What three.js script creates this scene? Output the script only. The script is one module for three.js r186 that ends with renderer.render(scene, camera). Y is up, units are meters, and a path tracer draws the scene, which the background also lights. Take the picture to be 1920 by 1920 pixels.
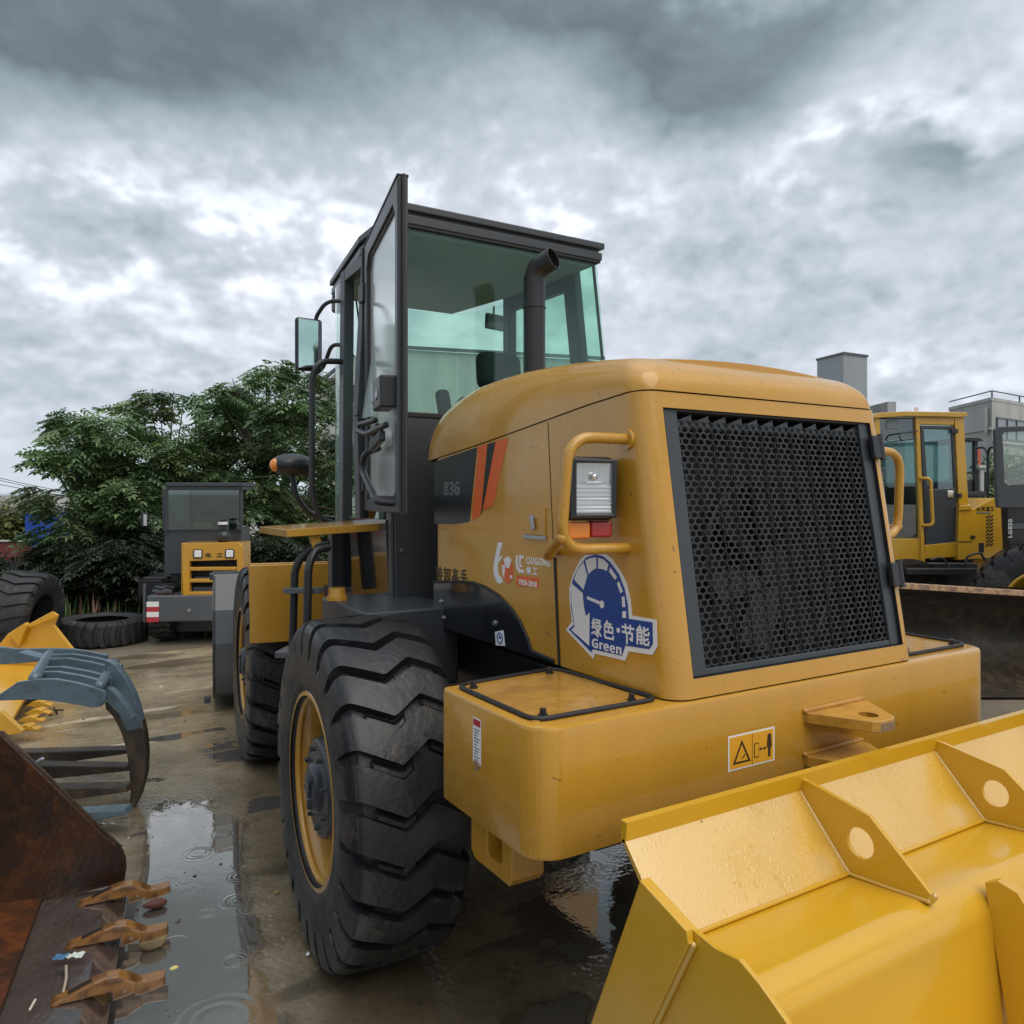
import * as THREE from 'three';
import { RoundedBoxGeometry } from 'three/addons/geometries/RoundedBoxGeometry.js';
import { TextGeometry } from 'three/addons/geometries/TextGeometry.js';
import { FontLoader } from 'three/addons/loaders/FontLoader.js';
import { mergeGeometries, mergeVertices, toCreasedNormals } from 'three/addons/utils/BufferGeometryUtils.js';

// ------------------------------------------------------------------ camera, sky, sun, exposure
const scene = new THREE.Scene();
const F = 1474, YAW = 31.2 * Math.PI / 180, EYE = new THREE.Vector3(-2.09, 1.784, 2.825);
const camera = new THREE.PerspectiveCamera(2 * Math.atan(960 / F) * 180 / Math.PI, 1, 0.05, 2000);
camera.position.copy(EYE);
camera.rotation.set(0, -YAW, 0);
camera.setViewOffset(1920, 1920, 0, 32, 1920, 1920);
scene.add(camera);

const renderer = new THREE.WebGLRenderer({ antialias: true });
renderer.toneMapping = THREE.LinearToneMapping;
renderer.toneMappingExposure = 1.95;
renderer.shadowMap.enabled = true;

// seeded randomness and noise
function rng(seed) { let s = seed >>> 0; return () => { s = (s + 0x6D2B79F5) >>> 0; let t = Math.imul(s ^ (s >>> 15), 1 | s); t = (t + Math.imul(t ^ (t >>> 7), 61 | t)) ^ t; return ((t ^ (t >>> 14)) >>> 0) / 4294967296; }; }
const hash3 = (x, y, z) => { let h = Math.imul(x, 374761393) ^ Math.imul(y, 668265263) ^ Math.imul(z, 1440662683); h = Math.imul(h ^ (h >>> 13), 1274126177); return ((h ^ (h >>> 16)) >>> 0) / 4294967295; };
const sm = (t) => t * t * (3 - 2 * t), mix = (a, b, t) => a + (b - a) * t;
const ss = (a, b, x) => { const t = Math.min(1, Math.max(0, (x - a) / (b - a))); return t * t * (3 - 2 * t); };
function noise2(x, y, seed = 0, per = 0) {
  const X = Math.floor(x), Y = Math.floor(y), u = sm(x - X), v = sm(y - Y), w = (k) => per ? ((k % per) + per) % per : k;
  const a = hash3(w(X), w(Y), seed), b = hash3(w(X + 1), w(Y), seed), c = hash3(w(X), w(Y + 1), seed), d = hash3(w(X + 1), w(Y + 1), seed);
  return mix(mix(a, b, u), mix(c, d, u), v);
}
function fbm(x, y, oct = 5, seed = 0, per = 0, gain = 0.5) { let s = 0, a = 1, t = 0; for (let i = 0; i < oct; i++) { s += a * noise2(x, y, seed + i * 17, per); t += a; a *= gain; x *= 2; y *= 2; per *= 2; } return s / t; }
function noise3(x, y, z, seed = 0) {
  const X = Math.floor(x), Y = Math.floor(y), Z = Math.floor(z), u = sm(x - X), v = sm(y - Y), w = sm(z - Z);
  const h = (i, j, k) => hash3(X + i, (Y + j) * 57 + seed, Z + k);
  return mix(mix(mix(h(0, 0, 0), h(1, 0, 0), u), mix(h(0, 1, 0), h(1, 1, 0), u), v), mix(mix(h(0, 0, 1), h(1, 0, 1), u), mix(h(0, 1, 1), h(1, 1, 1), u), v), w);
}
function fbm3(x, y, z, oct = 5, seed = 0, gain = 0.5) { let s = 0, a = 1, t = 0; for (let i = 0; i < oct; i++) { s += a * noise3(x, y, z, seed + i * 31); t += a; a *= gain; x *= 2.03; y *= 2.03; z *= 2.03; } return s / t; }

// overcast sky: a bright veil under heavy grey cloud bases, computed on the whole dome
function makeSky() {
  const W = 2048, H = 1024, d = new Float32Array(W * H * 4);
  const masses = [];                                         // heavy cloud bases: azimuth from north, elevation, half widths, weight (degrees)
  const R = rng(77);
  for (let k = 0; k < 13; k++) masses.push([80 + k * 21 + R() * 12, 14 + R() * 24, 14 + R() * 14, 4 + R() * 5, 0.6 + R() * 0.5]);
  masses.push([3, 28, 25, 4.4, 1.35], [20, 33, 26, 3.8, 0.9], [47, 27.2, 11, 4.4, 1.35], [55, 31, 12, 4, 0.9], [36, 32, 12, 3.4, 0.8], [63, 20.5, 6, 2.5, 1.0], [15, 41, 40, 6, 0.9], [-14, 28, 14, 5, 0.7], [54, 12, 9, 1.8, 0.3], [40, 14, 8, 2, 0.2]);
  const light = [[5, 18.5, 11, 3.6, 1.0], [0, 14, 8, 3, 0.45], [13, 17, 6, 3, 0.5], [20, 21, 10, 3.4, 0.6], [34, 20.5, 8, 4.5, 0.9], [58.5, 23.8, 6, 1.7, 1.1], [52, 20.5, 7, 1.8, 0.8], [58, 8, 10, 2.4, 0.6], [12, 8, 16, 4, 0.2], [110, 20, 12, 4, 0.6], [170, 22, 14, 5, 0.6], [240, 20, 14, 4, 0.6], [300, 24, 12, 4, 0.6], [200, 36, 20, 6, 0.5]];
  for (let j = 0; j < H; j++) {
    const el = ((j + 0.5) / H - 0.5) * Math.PI;
    for (let i = 0; i < W; i++) {
      const o = (j * W + i) * 4, rd = ((i + 0.5) / W - 0.5) * 2 * Math.PI;
      if (el < -0.02) { d[o] = 0.10; d[o + 1] = 0.095; d[o + 2] = 0.085; d[o + 3] = 1; continue; }
      const x = Math.cos(rd) * Math.cos(el), z = Math.sin(rd) * Math.cos(el), y = Math.sin(el);
      const k = 1.25 / (Math.max(y, 0) + 0.42), px = x * k, pz = z * k;
      const wx = fbm3(px * 1.3, pz * 1.3, 3.1, 4, 5) - 0.5, wz = fbm3(px * 1.3, pz * 1.3, 9.7, 4, 9) - 0.5;
      const big = fbm3(px * 1.3 + wx * 0.9, pz * 1.3 + wz * 0.9, 1.7 + y * 2, 5, 21);
      const mid = fbm3(px * 4.2 + wx * 1.6, pz * 4.2 + wz * 1.6, 6.2 + y * 6, 5, 41, 0.55);
      const fine = fbm3(px * 12 + wx * 3, pz * 12 + wz * 3, 2.2 + y * 16, 5, 61, 0.6);
      const az = Math.atan2(x, -z) * 180 / Math.PI, eld = el * 180 / Math.PI;
      const jaz = az + wx * 12 + (mid - 0.5) * 10 + (fine - 0.5) * 4, jel = eld + wz * 6 + (mid - 0.5) * 7 + (fine - 0.5) * 4;
      let dark = 0, lit = 0;
      for (const [a, e, w, h, q] of masses) { let da = jaz - a; da -= 360 * Math.round(da / 360); const r = (da / w) ** 2 + ((jel - e) / h) ** 2; if (r < 9) dark += q * Math.exp(-r * 1.25); }
      for (const [a, e, w, h, q] of light) { let da = jaz - a; da -= 360 * Math.round(da / 360); const r = (da / w) ** 2 + ((jel - e) / h) ** 2; if (r < 9) lit += q * Math.exp(-r * 1.1); }
      const wisp = fbm3(px * 34 + wx * 7, pz * 34 + wz * 7, 4.4 + y * 40, 4, 83, 0.6), grain = (mid - 0.5) * 0.52 + (fine - 0.5) * 0.50 + (wisp - 0.5) * 0.26;
      let L = 0.355 + (big - 0.5) * 0.10 + grain * 0.42;
      L += lit * (0.05 + 0.24 * ss(-0.06, 0.18, grain));
      const dk = Math.min(1, dark * 0.80);
      L = mix(L, 0.120 + 0.08 * (big - 0.5) + 0.12 * grain, dk);
      L = Math.max(L, 0.10);
      L += 0.35 * ss(48, 80, eld);                              // the veil is thinnest overhead
      L = mix(0.37, L, ss(-1, 8, eld));
      const t = ss(0.12, 0.42, L);                              // heavy cloud is a cold slate, thin veil nearly white
      d[o] = L * mix(0.80, 0.945, t); d[o + 1] = L * mix(1.02, 1.01, t); d[o + 2] = L * mix(1.17, 1.13, t); d[o + 3] = 1;
    }
  }
  const t = new THREE.DataTexture(d, W, H, THREE.RGBAFormat, THREE.FloatType);
  t.mapping = THREE.EquirectangularReflectionMapping; t.magFilter = t.minFilter = THREE.LinearFilter; t.needsUpdate = true;
  return t;
}
const sky = makeSky();
scene.background = sky; scene.environment = sky;
const sun = new THREE.DirectionalLight(0xfff4e4, 1.0);
sun.position.set(2.0, 12, 7.5); sun.target.position.set(0.3, 0, -1);
sun.castShadow = true; sun.shadow.radius = 110; sun.shadow.mapSize.set(2048, 2048);
Object.assign(sun.shadow.camera, { left: -16, right: 16, top: 16, bottom: -16, near: 0.5, far: 60 });
scene.add(sun, sun.target);

// ------------------------------------------------------------------ helpers
const V = (x, y, z) => new THREE.Vector3(x, y, z), C = (r, g, b) => new THREE.Color().setRGB(r, g, b);
const FWD = V(Math.sin(YAW), 0, -Math.cos(YAW)), RGT = V(Math.cos(YAW), 0, Math.sin(YAW));
// the point that stands on the plane x, y or z = const (or at depth d) in the direction of a pixel of the 1920 px photograph
function at(px, py, k) {
  const a = (px - 960) / F, b = (928 - py) / F, r = V(FWD.x + RGT.x * a, b, FWD.z + RGT.z * a);
  const t = k.x !== undefined ? (k.x - EYE.x) / r.x : k.y !== undefined ? (k.y - EYE.y) / r.y : k.z !== undefined ? (k.z - EYE.z) / r.z : k.d;
  return EYE.clone().addScaledVector(r, t);
}
const taken = {};
function numbered(n) { const k = taken[n] = (taken[n] ?? -1) + 1; return k ? n + '_' + String(k).padStart(3, '0') : n; }
function boxUV(g) {
  const p = g.attributes.position, n = g.attributes.normal, uv = new Float32Array(p.count * 2);
  for (let i = 0; i < p.count; i++) {
    const ax = Math.abs(n.getX(i)), ay = Math.abs(n.getY(i)), az = Math.abs(n.getZ(i)), x = p.getX(i), y = p.getY(i), z = p.getZ(i);
    if (ay >= ax && ay >= az) { uv[2 * i] = x; uv[2 * i + 1] = z; } else if (ax >= az) { uv[2 * i] = z; uv[2 * i + 1] = y; } else { uv[2 * i] = x; uv[2 * i + 1] = y; }
  }
  g.setAttribute('uv', new THREE.BufferAttribute(uv, 2));
  return g;
}
function clean(g, keepUV) {
  g = g.index ? g.toNonIndexed() : g;
  for (const k of Object.keys(g.attributes)) if (!['position', 'normal', 'uv', 'color'].includes(k)) g.deleteAttribute(k);
  if (!g.attributes.normal) g.computeVertexNormals();
  g.morphAttributes = {};
  return keepUV ? g : boxUV(g);
}
function mk(name, geos, mat, parent = scene, o = {}) {
  const list = (Array.isArray(geos) ? geos : [geos]).flat(9).map((g) => clean(g, o.uv));
  const m = new THREE.Mesh(list.length > 1 ? mergeGeometries(list) : list[0], mat);
  m.name = parent === scene ? numbered(name) : name;
  m.castShadow = m.receiveShadow = true;
  if (o.kind) m.userData.kind = o.kind;
  if (o.label) m.userData.label = o.label;
  parent.add(m);
  return m;
}
function mks(name, list, mat, parent, o = {}) { return list.map((g) => mk(name, g, mat, parent, o)); }   // separate pieces, one mesh each
function tag(o, label, category, group) { o.userData.label = label; o.userData.category = category; if (group) o.userData.group = group; return o; }
function thing(name, label, category, pos = [0, 0, 0], turn = 0, group) {
  const o = new THREE.Group(); o.name = numbered(name); scene.add(o);
  o.position.set(...pos); o.rotation.y = turn;
  return tag(o, label, category, group);
}
function part(name, parent, pos = [0, 0, 0], rot = [0, 0, 0], label) { const o = new THREE.Group(); o.name = name; parent.add(o); o.position.set(...pos); o.rotation.set(...rot); if (label) o.userData.label = label; return o; }
const structure = (m) => { m.userData.kind = 'structure'; return m; };
const tf = (g, p = [0, 0, 0], r = [0, 0, 0], s = [1, 1, 1]) => g.applyMatrix4(new THREE.Matrix4().compose(V(...p), new THREE.Quaternion().setFromEuler(new THREE.Euler(...r)), V(...s)));
const bx = (w, h, d, p, r = [0, 0, 0], rad = 0.006) => tf(rad > 0 ? new RoundedBoxGeometry(w, h, d, 2, Math.min(rad, w / 2.05, h / 2.05, d / 2.05)) : new THREE.BoxGeometry(w, h, d), p, r);
const bb = (a, b, rad) => bx(Math.abs(b[0] - a[0]), Math.abs(b[1] - a[1]), Math.abs(b[2] - a[2]), [(a[0] + b[0]) / 2, (a[1] + b[1]) / 2, (a[2] + b[2]) / 2], [0, 0, 0], rad);
const arr = (v) => v.isVector3 ? v : V(...v);
function bar(p, q, w, h = w, rad = 0.006, up) {               // a rectangular bar from p to q
  p = arr(p); q = arr(q);
  const d = q.clone().sub(p), len = d.length(), u = up ? V(...up) : Math.abs(d.y / len) > 0.95 ? V(0, 0, 1) : V(0, 1, 0);
  const m = new THREE.Matrix4().lookAt(V(0, 0, 0), d, u).setPosition(p.clone().add(q).multiplyScalar(0.5));
  return (rad ? new RoundedBoxGeometry(w, h, len, 2, Math.min(rad, w / 2.05, h / 2.05)) : new THREE.BoxGeometry(w, h, len)).applyMatrix4(m);
}
function fillet(pts, rad) {
  pts = pts.map(arr); const out = [pts[0]];
  for (let i = 1; i < pts.length - 1; i++) {
    const a = pts[i - 1].clone().sub(pts[i]), b = pts[i + 1].clone().sub(pts[i]), r = Math.min(rad, a.length() * 0.48, b.length() * 0.48);
    const s = pts[i].clone().addScaledVector(a.normalize(), r), e = pts[i].clone().addScaledVector(b.normalize(), r);
    for (let k = 0; k <= 6; k++) { const t = k / 6; out.push(s.clone().multiplyScalar((1 - t) ** 2).addScaledVector(pts[i], 2 * t * (1 - t)).addScaledVector(e, t * t)); }
  }
  out.push(pts[pts.length - 1]);
  return out;
}
function tube(pts, r, rad = 0.05, sides = 12, caps = true) {
  const p = rad ? fillet(pts, rad) : pts.map(arr), path = new THREE.CurvePath();
  for (let i = 0; i + 1 < p.length; i++) if (p[i].distanceTo(p[i + 1]) > 1e-5) path.add(new THREE.LineCurve3(p[i], p[i + 1]));
  const out = [];
  const len = path.getLength(), g = new THREE.TubeGeometry(path, Math.max(8, Math.min(240, Math.round(len / (r * 0.9)))), r, sides, false);
  out.push(g);
  if (caps) for (const e of [p[0], p[p.length - 1]]) out.push(tf(new THREE.SphereGeometry(r * 0.999, sides, 6), e.toArray()));
  return out;
}
function shapeOf(pts, holes = []) {
  const s = new THREE.Shape(pts.map(([a, b]) => new THREE.Vector2(a, b)));
  for (const h of holes) { const p = new THREE.Path(); if (h.r) p.absarc(h.c[0], h.c[1], h.r, 0, Math.PI * 2, true); else h.pts.forEach(([a, b], i) => i ? p.lineTo(a, b) : p.moveTo(a, b)); if (!h.r) p.closePath(); s.holes.push(p); }
  return s;
}
function ext(pts, depth, o = {}) {                              // polygon in the plane, extruded to depth, edges bevelled
  const b = o.bevel ?? 0.003;
  const smooth = (g) => o.smooth ? toCreasedNormals(g, 0.42) : g;
  return smooth(new THREE.ExtrudeGeometry(shapeOf(pts, o.holes), { depth: Math.max(1e-4, depth - 2 * b), bevelEnabled: b > 0, bevelThickness: b, bevelSize: b, bevelOffset: -b, bevelSegments: 2, curveSegments: o.seg ?? 20 }).translate(0, 0, b));
}
const MX = (x) => new THREE.Matrix4().makeBasis(V(0, 1, 0), V(0, 0, 1), V(1, 0, 0)).setPosition(x, 0, 0);
const prismX = (zy, x0, x1, o = {}) => ext(zy.map(([z, y]) => [y, z]), x1 - x0, { ...o, holes: (o.holes ?? []).map((h) => h.r ? { c: [h.c[1], h.c[0]], r: h.r } : { pts: h.pts.map(([z, y]) => [y, z]) }) }).applyMatrix4(MX(x0));   // outline in (z, y)
const prismY = (xz, y0, y1, o = {}) => ext(xz.map(([x, z]) => [z, x]), y1 - y0, { ...o, holes: (o.holes ?? []).map((h) => h.r ? { c: [h.c[1], h.c[0]], r: h.r } : { pts: h.pts.map(([x, z]) => [z, x]) }) }).applyMatrix4(new THREE.Matrix4().makeBasis(V(0, 0, 1), V(1, 0, 0), V(0, 1, 0)).setPosition(0, y0, 0));   // outline in (x, z)
const prismZ = (xy, z0, z1, o = {}) => ext(xy, z1 - z0, o).applyMatrix4(new THREE.Matrix4().setPosition(0, 0, z0));      // outline in (x, y)
function plate(pts, th, o = {}) {                               // flat plate through 3D points, thickness th behind its face
  pts = pts.map(arr);
  const n = V(0, 0, 0);
  for (let i = 0; i < pts.length; i++) { const a = pts[i], b = pts[(i + 1) % pts.length]; n.x += (a.y - b.y) * (a.z + b.z); n.y += (a.z - b.z) * (a.x + b.x); n.z += (a.x - b.x) * (a.y + b.y); }
  n.normalize();
  const u = pts[1].clone().sub(pts[0]); u.addScaledVector(n, -u.dot(n)).normalize(); const v = n.clone().cross(u);
  const to2 = (p) => { const q = arr(p).clone().sub(pts[0]); return [q.dot(u), q.dot(v)]; };
  const holes = (o.holes ?? []).map((h) => ({ c: to2(h.c), r: h.r }));
  return ext(pts.map(to2), th, { ...o, holes }).translate(0, 0, -th * (o.shift ?? 1)).applyMatrix4(new THREE.Matrix4().makeBasis(u, v, n).setPosition(pts[0]));
}
function grid(nu, nv, f, o = {}) {                              // surface from f(i, j) -> [x, y, z]; o.skip(i, j) leaves a quad out
  const pos = [], uv = [], idx = [];
  for (let j = 0; j <= nv; j++) for (let i = 0; i <= nu; i++) { const p = f(i, j); pos.push(p[0], p[1], p[2]); uv.push(i / nu, j / nv); }
  for (let j = 0; j < nv; j++) for (let i = 0; i < nu; i++) { if (o.skip && o.skip(i, j)) continue; const a = j * (nu + 1) + i, b = a + 1, c = a + nu + 1, e = c + 1; if (o.flip) idx.push(a, c, b, b, c, e); else idx.push(a, b, c, b, e, c); }
  const g = new THREE.BufferGeometry();
  g.setAttribute('position', new THREE.Float32BufferAttribute(pos, 3)); g.setAttribute('uv', new THREE.Float32BufferAttribute(uv, 2)); g.setIndex(idx);
  g.computeVertexNormals();
  if (o.crease !== undefined) { g.deleteAttribute('normal'); g.deleteAttribute('uv'); return toCreasedNormals(mergeVertices(g, 1e-5), o.crease); }
  return g;
}
const lathe = (rx, seg = 48) => tf(new THREE.LatheGeometry(rx.map(([r, x]) => new THREE.Vector2(r, x)), seg), [0, 0, 0], [0, 0, -Math.PI / 2]);   // profile (radius, x), axis x
const cyl = (r, h, p, axis = 'y', r2 = r, seg = 24) => tf(new THREE.CylinderGeometry(r2, r, h, seg), p, axis === 'x' ? [0, 0, -Math.PI / 2] : axis === 'z' ? [Math.PI / 2, 0, 0] : [0, 0, 0]);

// ------------------------------------------------------------------ textures and materials
function dataTex(n, f, o = {}) {
  const d = new Uint8Array(n * n * 4);
  for (let y = 0; y < n; y++) for (let x = 0; x < n; x++) { const c = f(x / n, y / n, x, y), k = (y * n + x) * 4; if (c.length) { d[k] = c[0]; d[k + 1] = c[1]; d[k + 2] = c[2]; } else d[k] = d[k + 1] = d[k + 2] = c; d[k + 3] = 255; }
  const t = new THREE.DataTexture(d, n, n, THREE.RGBAFormat);
  t.wrapS = t.wrapT = o.clamp ? THREE.ClampToEdgeWrapping : THREE.RepeatWrapping; t.magFilter = THREE.LinearFilter; t.minFilter = THREE.LinearFilter;
  if (o.color) t.colorSpace = THREE.SRGBColorSpace;
  if (o.metres) t.repeat.set(1 / o.metres, 1 / o.metres);
  t.needsUpdate = true;
  return t;
}
const clampB = (v) => Math.max(0, Math.min(255, Math.round(v)));
function dropField(n, count, seed, rmin, rmax, run) {            // beads of rain standing on paint
  const h = new Float32Array(n * n), R = rng(seed);
  for (let k = 0; k < count; k++) {
    const cx = R() * n, cy = R() * n, r = rmin + (rmax - rmin) * R() ** 3, len = run && R() < 0.12 ? 2 + R() * 5 : 1 + R() * 0.5, q = Math.ceil(r * len) + 1;
    for (let y = -q; y <= q; y++) for (let x = -Math.ceil(r) - 1; x <= r + 1; x++) {
      const e = (x / r) ** 2 + (y / (r * len)) ** 2; if (e >= 1) continue;
      const i = ((Math.floor(cy + y) % n + n) % n) * n + ((Math.floor(cx + x) % n + n) % n); h[i] = Math.max(h[i], Math.sqrt(1 - e) * (0.4 + 0.6 * r / rmax));
    }
  }
  return h;
}
const dropsH = dropField(512, 1300, 5, 0.9, 3.4, true);
const T = {};
T.drops = dataTex(512, (u, v, x, y) => clampB(30 + 190 * dropsH[y * 512 + x] + 10 * fbm(u * 5, v * 5, 3, 3, 5)), { metres: 0.5 });
const specks = (() => { const n = 1024, f = new Float32Array(n * n), R = rng(808); for (let k = 0; k < 150; k++) { let x = R() * n, y = R() * n; const a = R() * 6.28, L = R() < 0.6 ? 1 + R() * 2 : 4 + R() * 16, s = 0.25 + 0.75 * R(), w = 0.5 + R() * 1.2; for (let t = 0; t < L; t += 0.5) { const cx = Math.floor(x + Math.cos(a) * t), cy = Math.floor(y + Math.sin(a) * t), q = Math.ceil(w); for (let j = -q; j <= q; j++) for (let i = -q; i <= q; i++) if (i * i + j * j <= w * w) f[(((cy + j) % n + n) % n) * n + (((cx + i) % n + n) % n)] = s; } } return f; })();   // chips and scratches in the paint
T.paintTint = dataTex(1024, (u, v, x, y) => { const s = fbm(u * 22, v * 3, 4, 12, 0), b = fbm(u * 4, v * 4, 5, 8, 4); const q = specks[y * 1024 + x], k = (240 + 18 * (b - 0.5) + 14 * (s - 0.5)) * (1 - 0.38 * q); return [clampB(k), clampB(k - 1 - 8 * q), clampB(k - 3 + 6 * q)]; }, { metres: 1.7, color: true });
T.paintClean = dataTex(256, (u, v) => { const k = 240 + 20 * (fbm(u * 4, v * 4, 5, 8, 4) - 0.5); return [clampB(k), clampB(k - 1), clampB(k - 3)]; }, { metres: 1.3, color: true });
const beadH = dropField(512, 2600, 15, 0.8, 2.6, false);
T.beads = dataTex(512, (u, v, x, y) => clampB(30 + 200 * beadH[y * 512 + x]), { metres: 0.42 });
T.paintRough = dataTex(512, (u, v, x, y) => clampB(88 + 120 * (fbm(u * 6, v * 6, 5, 31, 6) - 0.5) - 40 * Math.min(1, dropsH[y * 512 + x] * 2)), { metres: 0.9 });
T.dirt = dataTex(512, (u, v) => { const a = fbm(u * 5, v * 5, 6, 51, 5), b = fbm(u * 26, v * 26, 3, 52, 26), k = 0.55 * ss(0.38, 0.70, a * 0.6 + b * 0.4); return [clampB(mix(235, 176, k)), clampB(mix(235, 170, k)), clampB(mix(235, 158, k))]; }, { metres: 1.1, color: true });
T.rubber = dataTex(1024, (u, v) => {
  const a = fbm(u * 7, v * 7, 6, 71, 7), b = fbm(u * 40, v * 40, 3, 72, 40), k = ss(0.50, 0.62, a * 0.75 + b * 0.25), w = 0.5 * ss(0.64, 0.67, fbm(u * 5 + 3, v * 5, 6, 75, 5)) * (0.4 + b);
  return [clampB(mix(44, 56, k) + 60 * w), clampB(mix(46, 55, k) + 53 * w), clampB(mix(49, 53, k) + 42 * w)];
}, { metres: 0.9, color: true });
T.rubberRough = dataTex(512, (u, v) => clampB(150 + 130 * (fbm(u * 6, v * 6, 5, 91, 6) - 0.5)), { metres: 0.6 });
T.rustTone = dataTex(256, (u, v) => { const a = fbm(u * 7, v * 7, 5, 141, 7), k = ss(0.3, 0.7, a); return [clampB(mix(185, 255, k)), clampB(mix(180, 250, k)), clampB(mix(185, 235, k))]; }, { metres: 0.25, color: true });
T.grain = dataTex(512, (u, v) => clampB(255 * fbm(u * 30, v * 30, 5, 101, 30)), { metres: 0.5 });
T.rust = dataTex(1024, (u, v) => {
  const a = fbm(u * 5, v * 5, 6, 111, 5), b = fbm(u * 18, v * 18, 5, 112, 18), k = ss(0.36, 0.66, a * 0.7 + b * 0.3), q = ss(0.56, 0.66, b);
  return [clampB(mix(38, 60, k) + 10 * q), clampB(mix(25, 35, k) + 6 * q), clampB(mix(20, 18, k))];
}, { metres: 0.8, color: true });
T.darkSteel = dataTex(512, (u, v) => { const a = fbm(u * 5, v * 5, 6, 121, 5), b = fbm(u * 20, v * 20, 4, 122, 20), k = ss(0.4, 0.68, a * 0.6 + b * 0.4); return [clampB(mix(52, 84, k)), clampB(mix(46, 70, k)), clampB(mix(40, 55, k))]; }, { metres: 1.2, color: true });
T.leaf = dataTex(64, (u, v) => { const m = Math.abs(u - 0.5) < 0.03 ? 1.12 : 1; const k = (205 + 40 * noise2(u * 9, v * 9, 4)) * m; return [clampB(k), clampB(k), clampB(k * 0.92)]; }, { color: true });
T.wall = dataTex(512, (u, v) => { const a = fbm(u * 4, v * 4, 6, 131, 4), s = fbm(u * 30, v * 2, 4, 132, 0); const k = 212 + 40 * (a - 0.5) + 34 * (s - 0.5); return [clampB(k), clampB(k), clampB(k - 2)]; }, { metres: 9, color: true });

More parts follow.
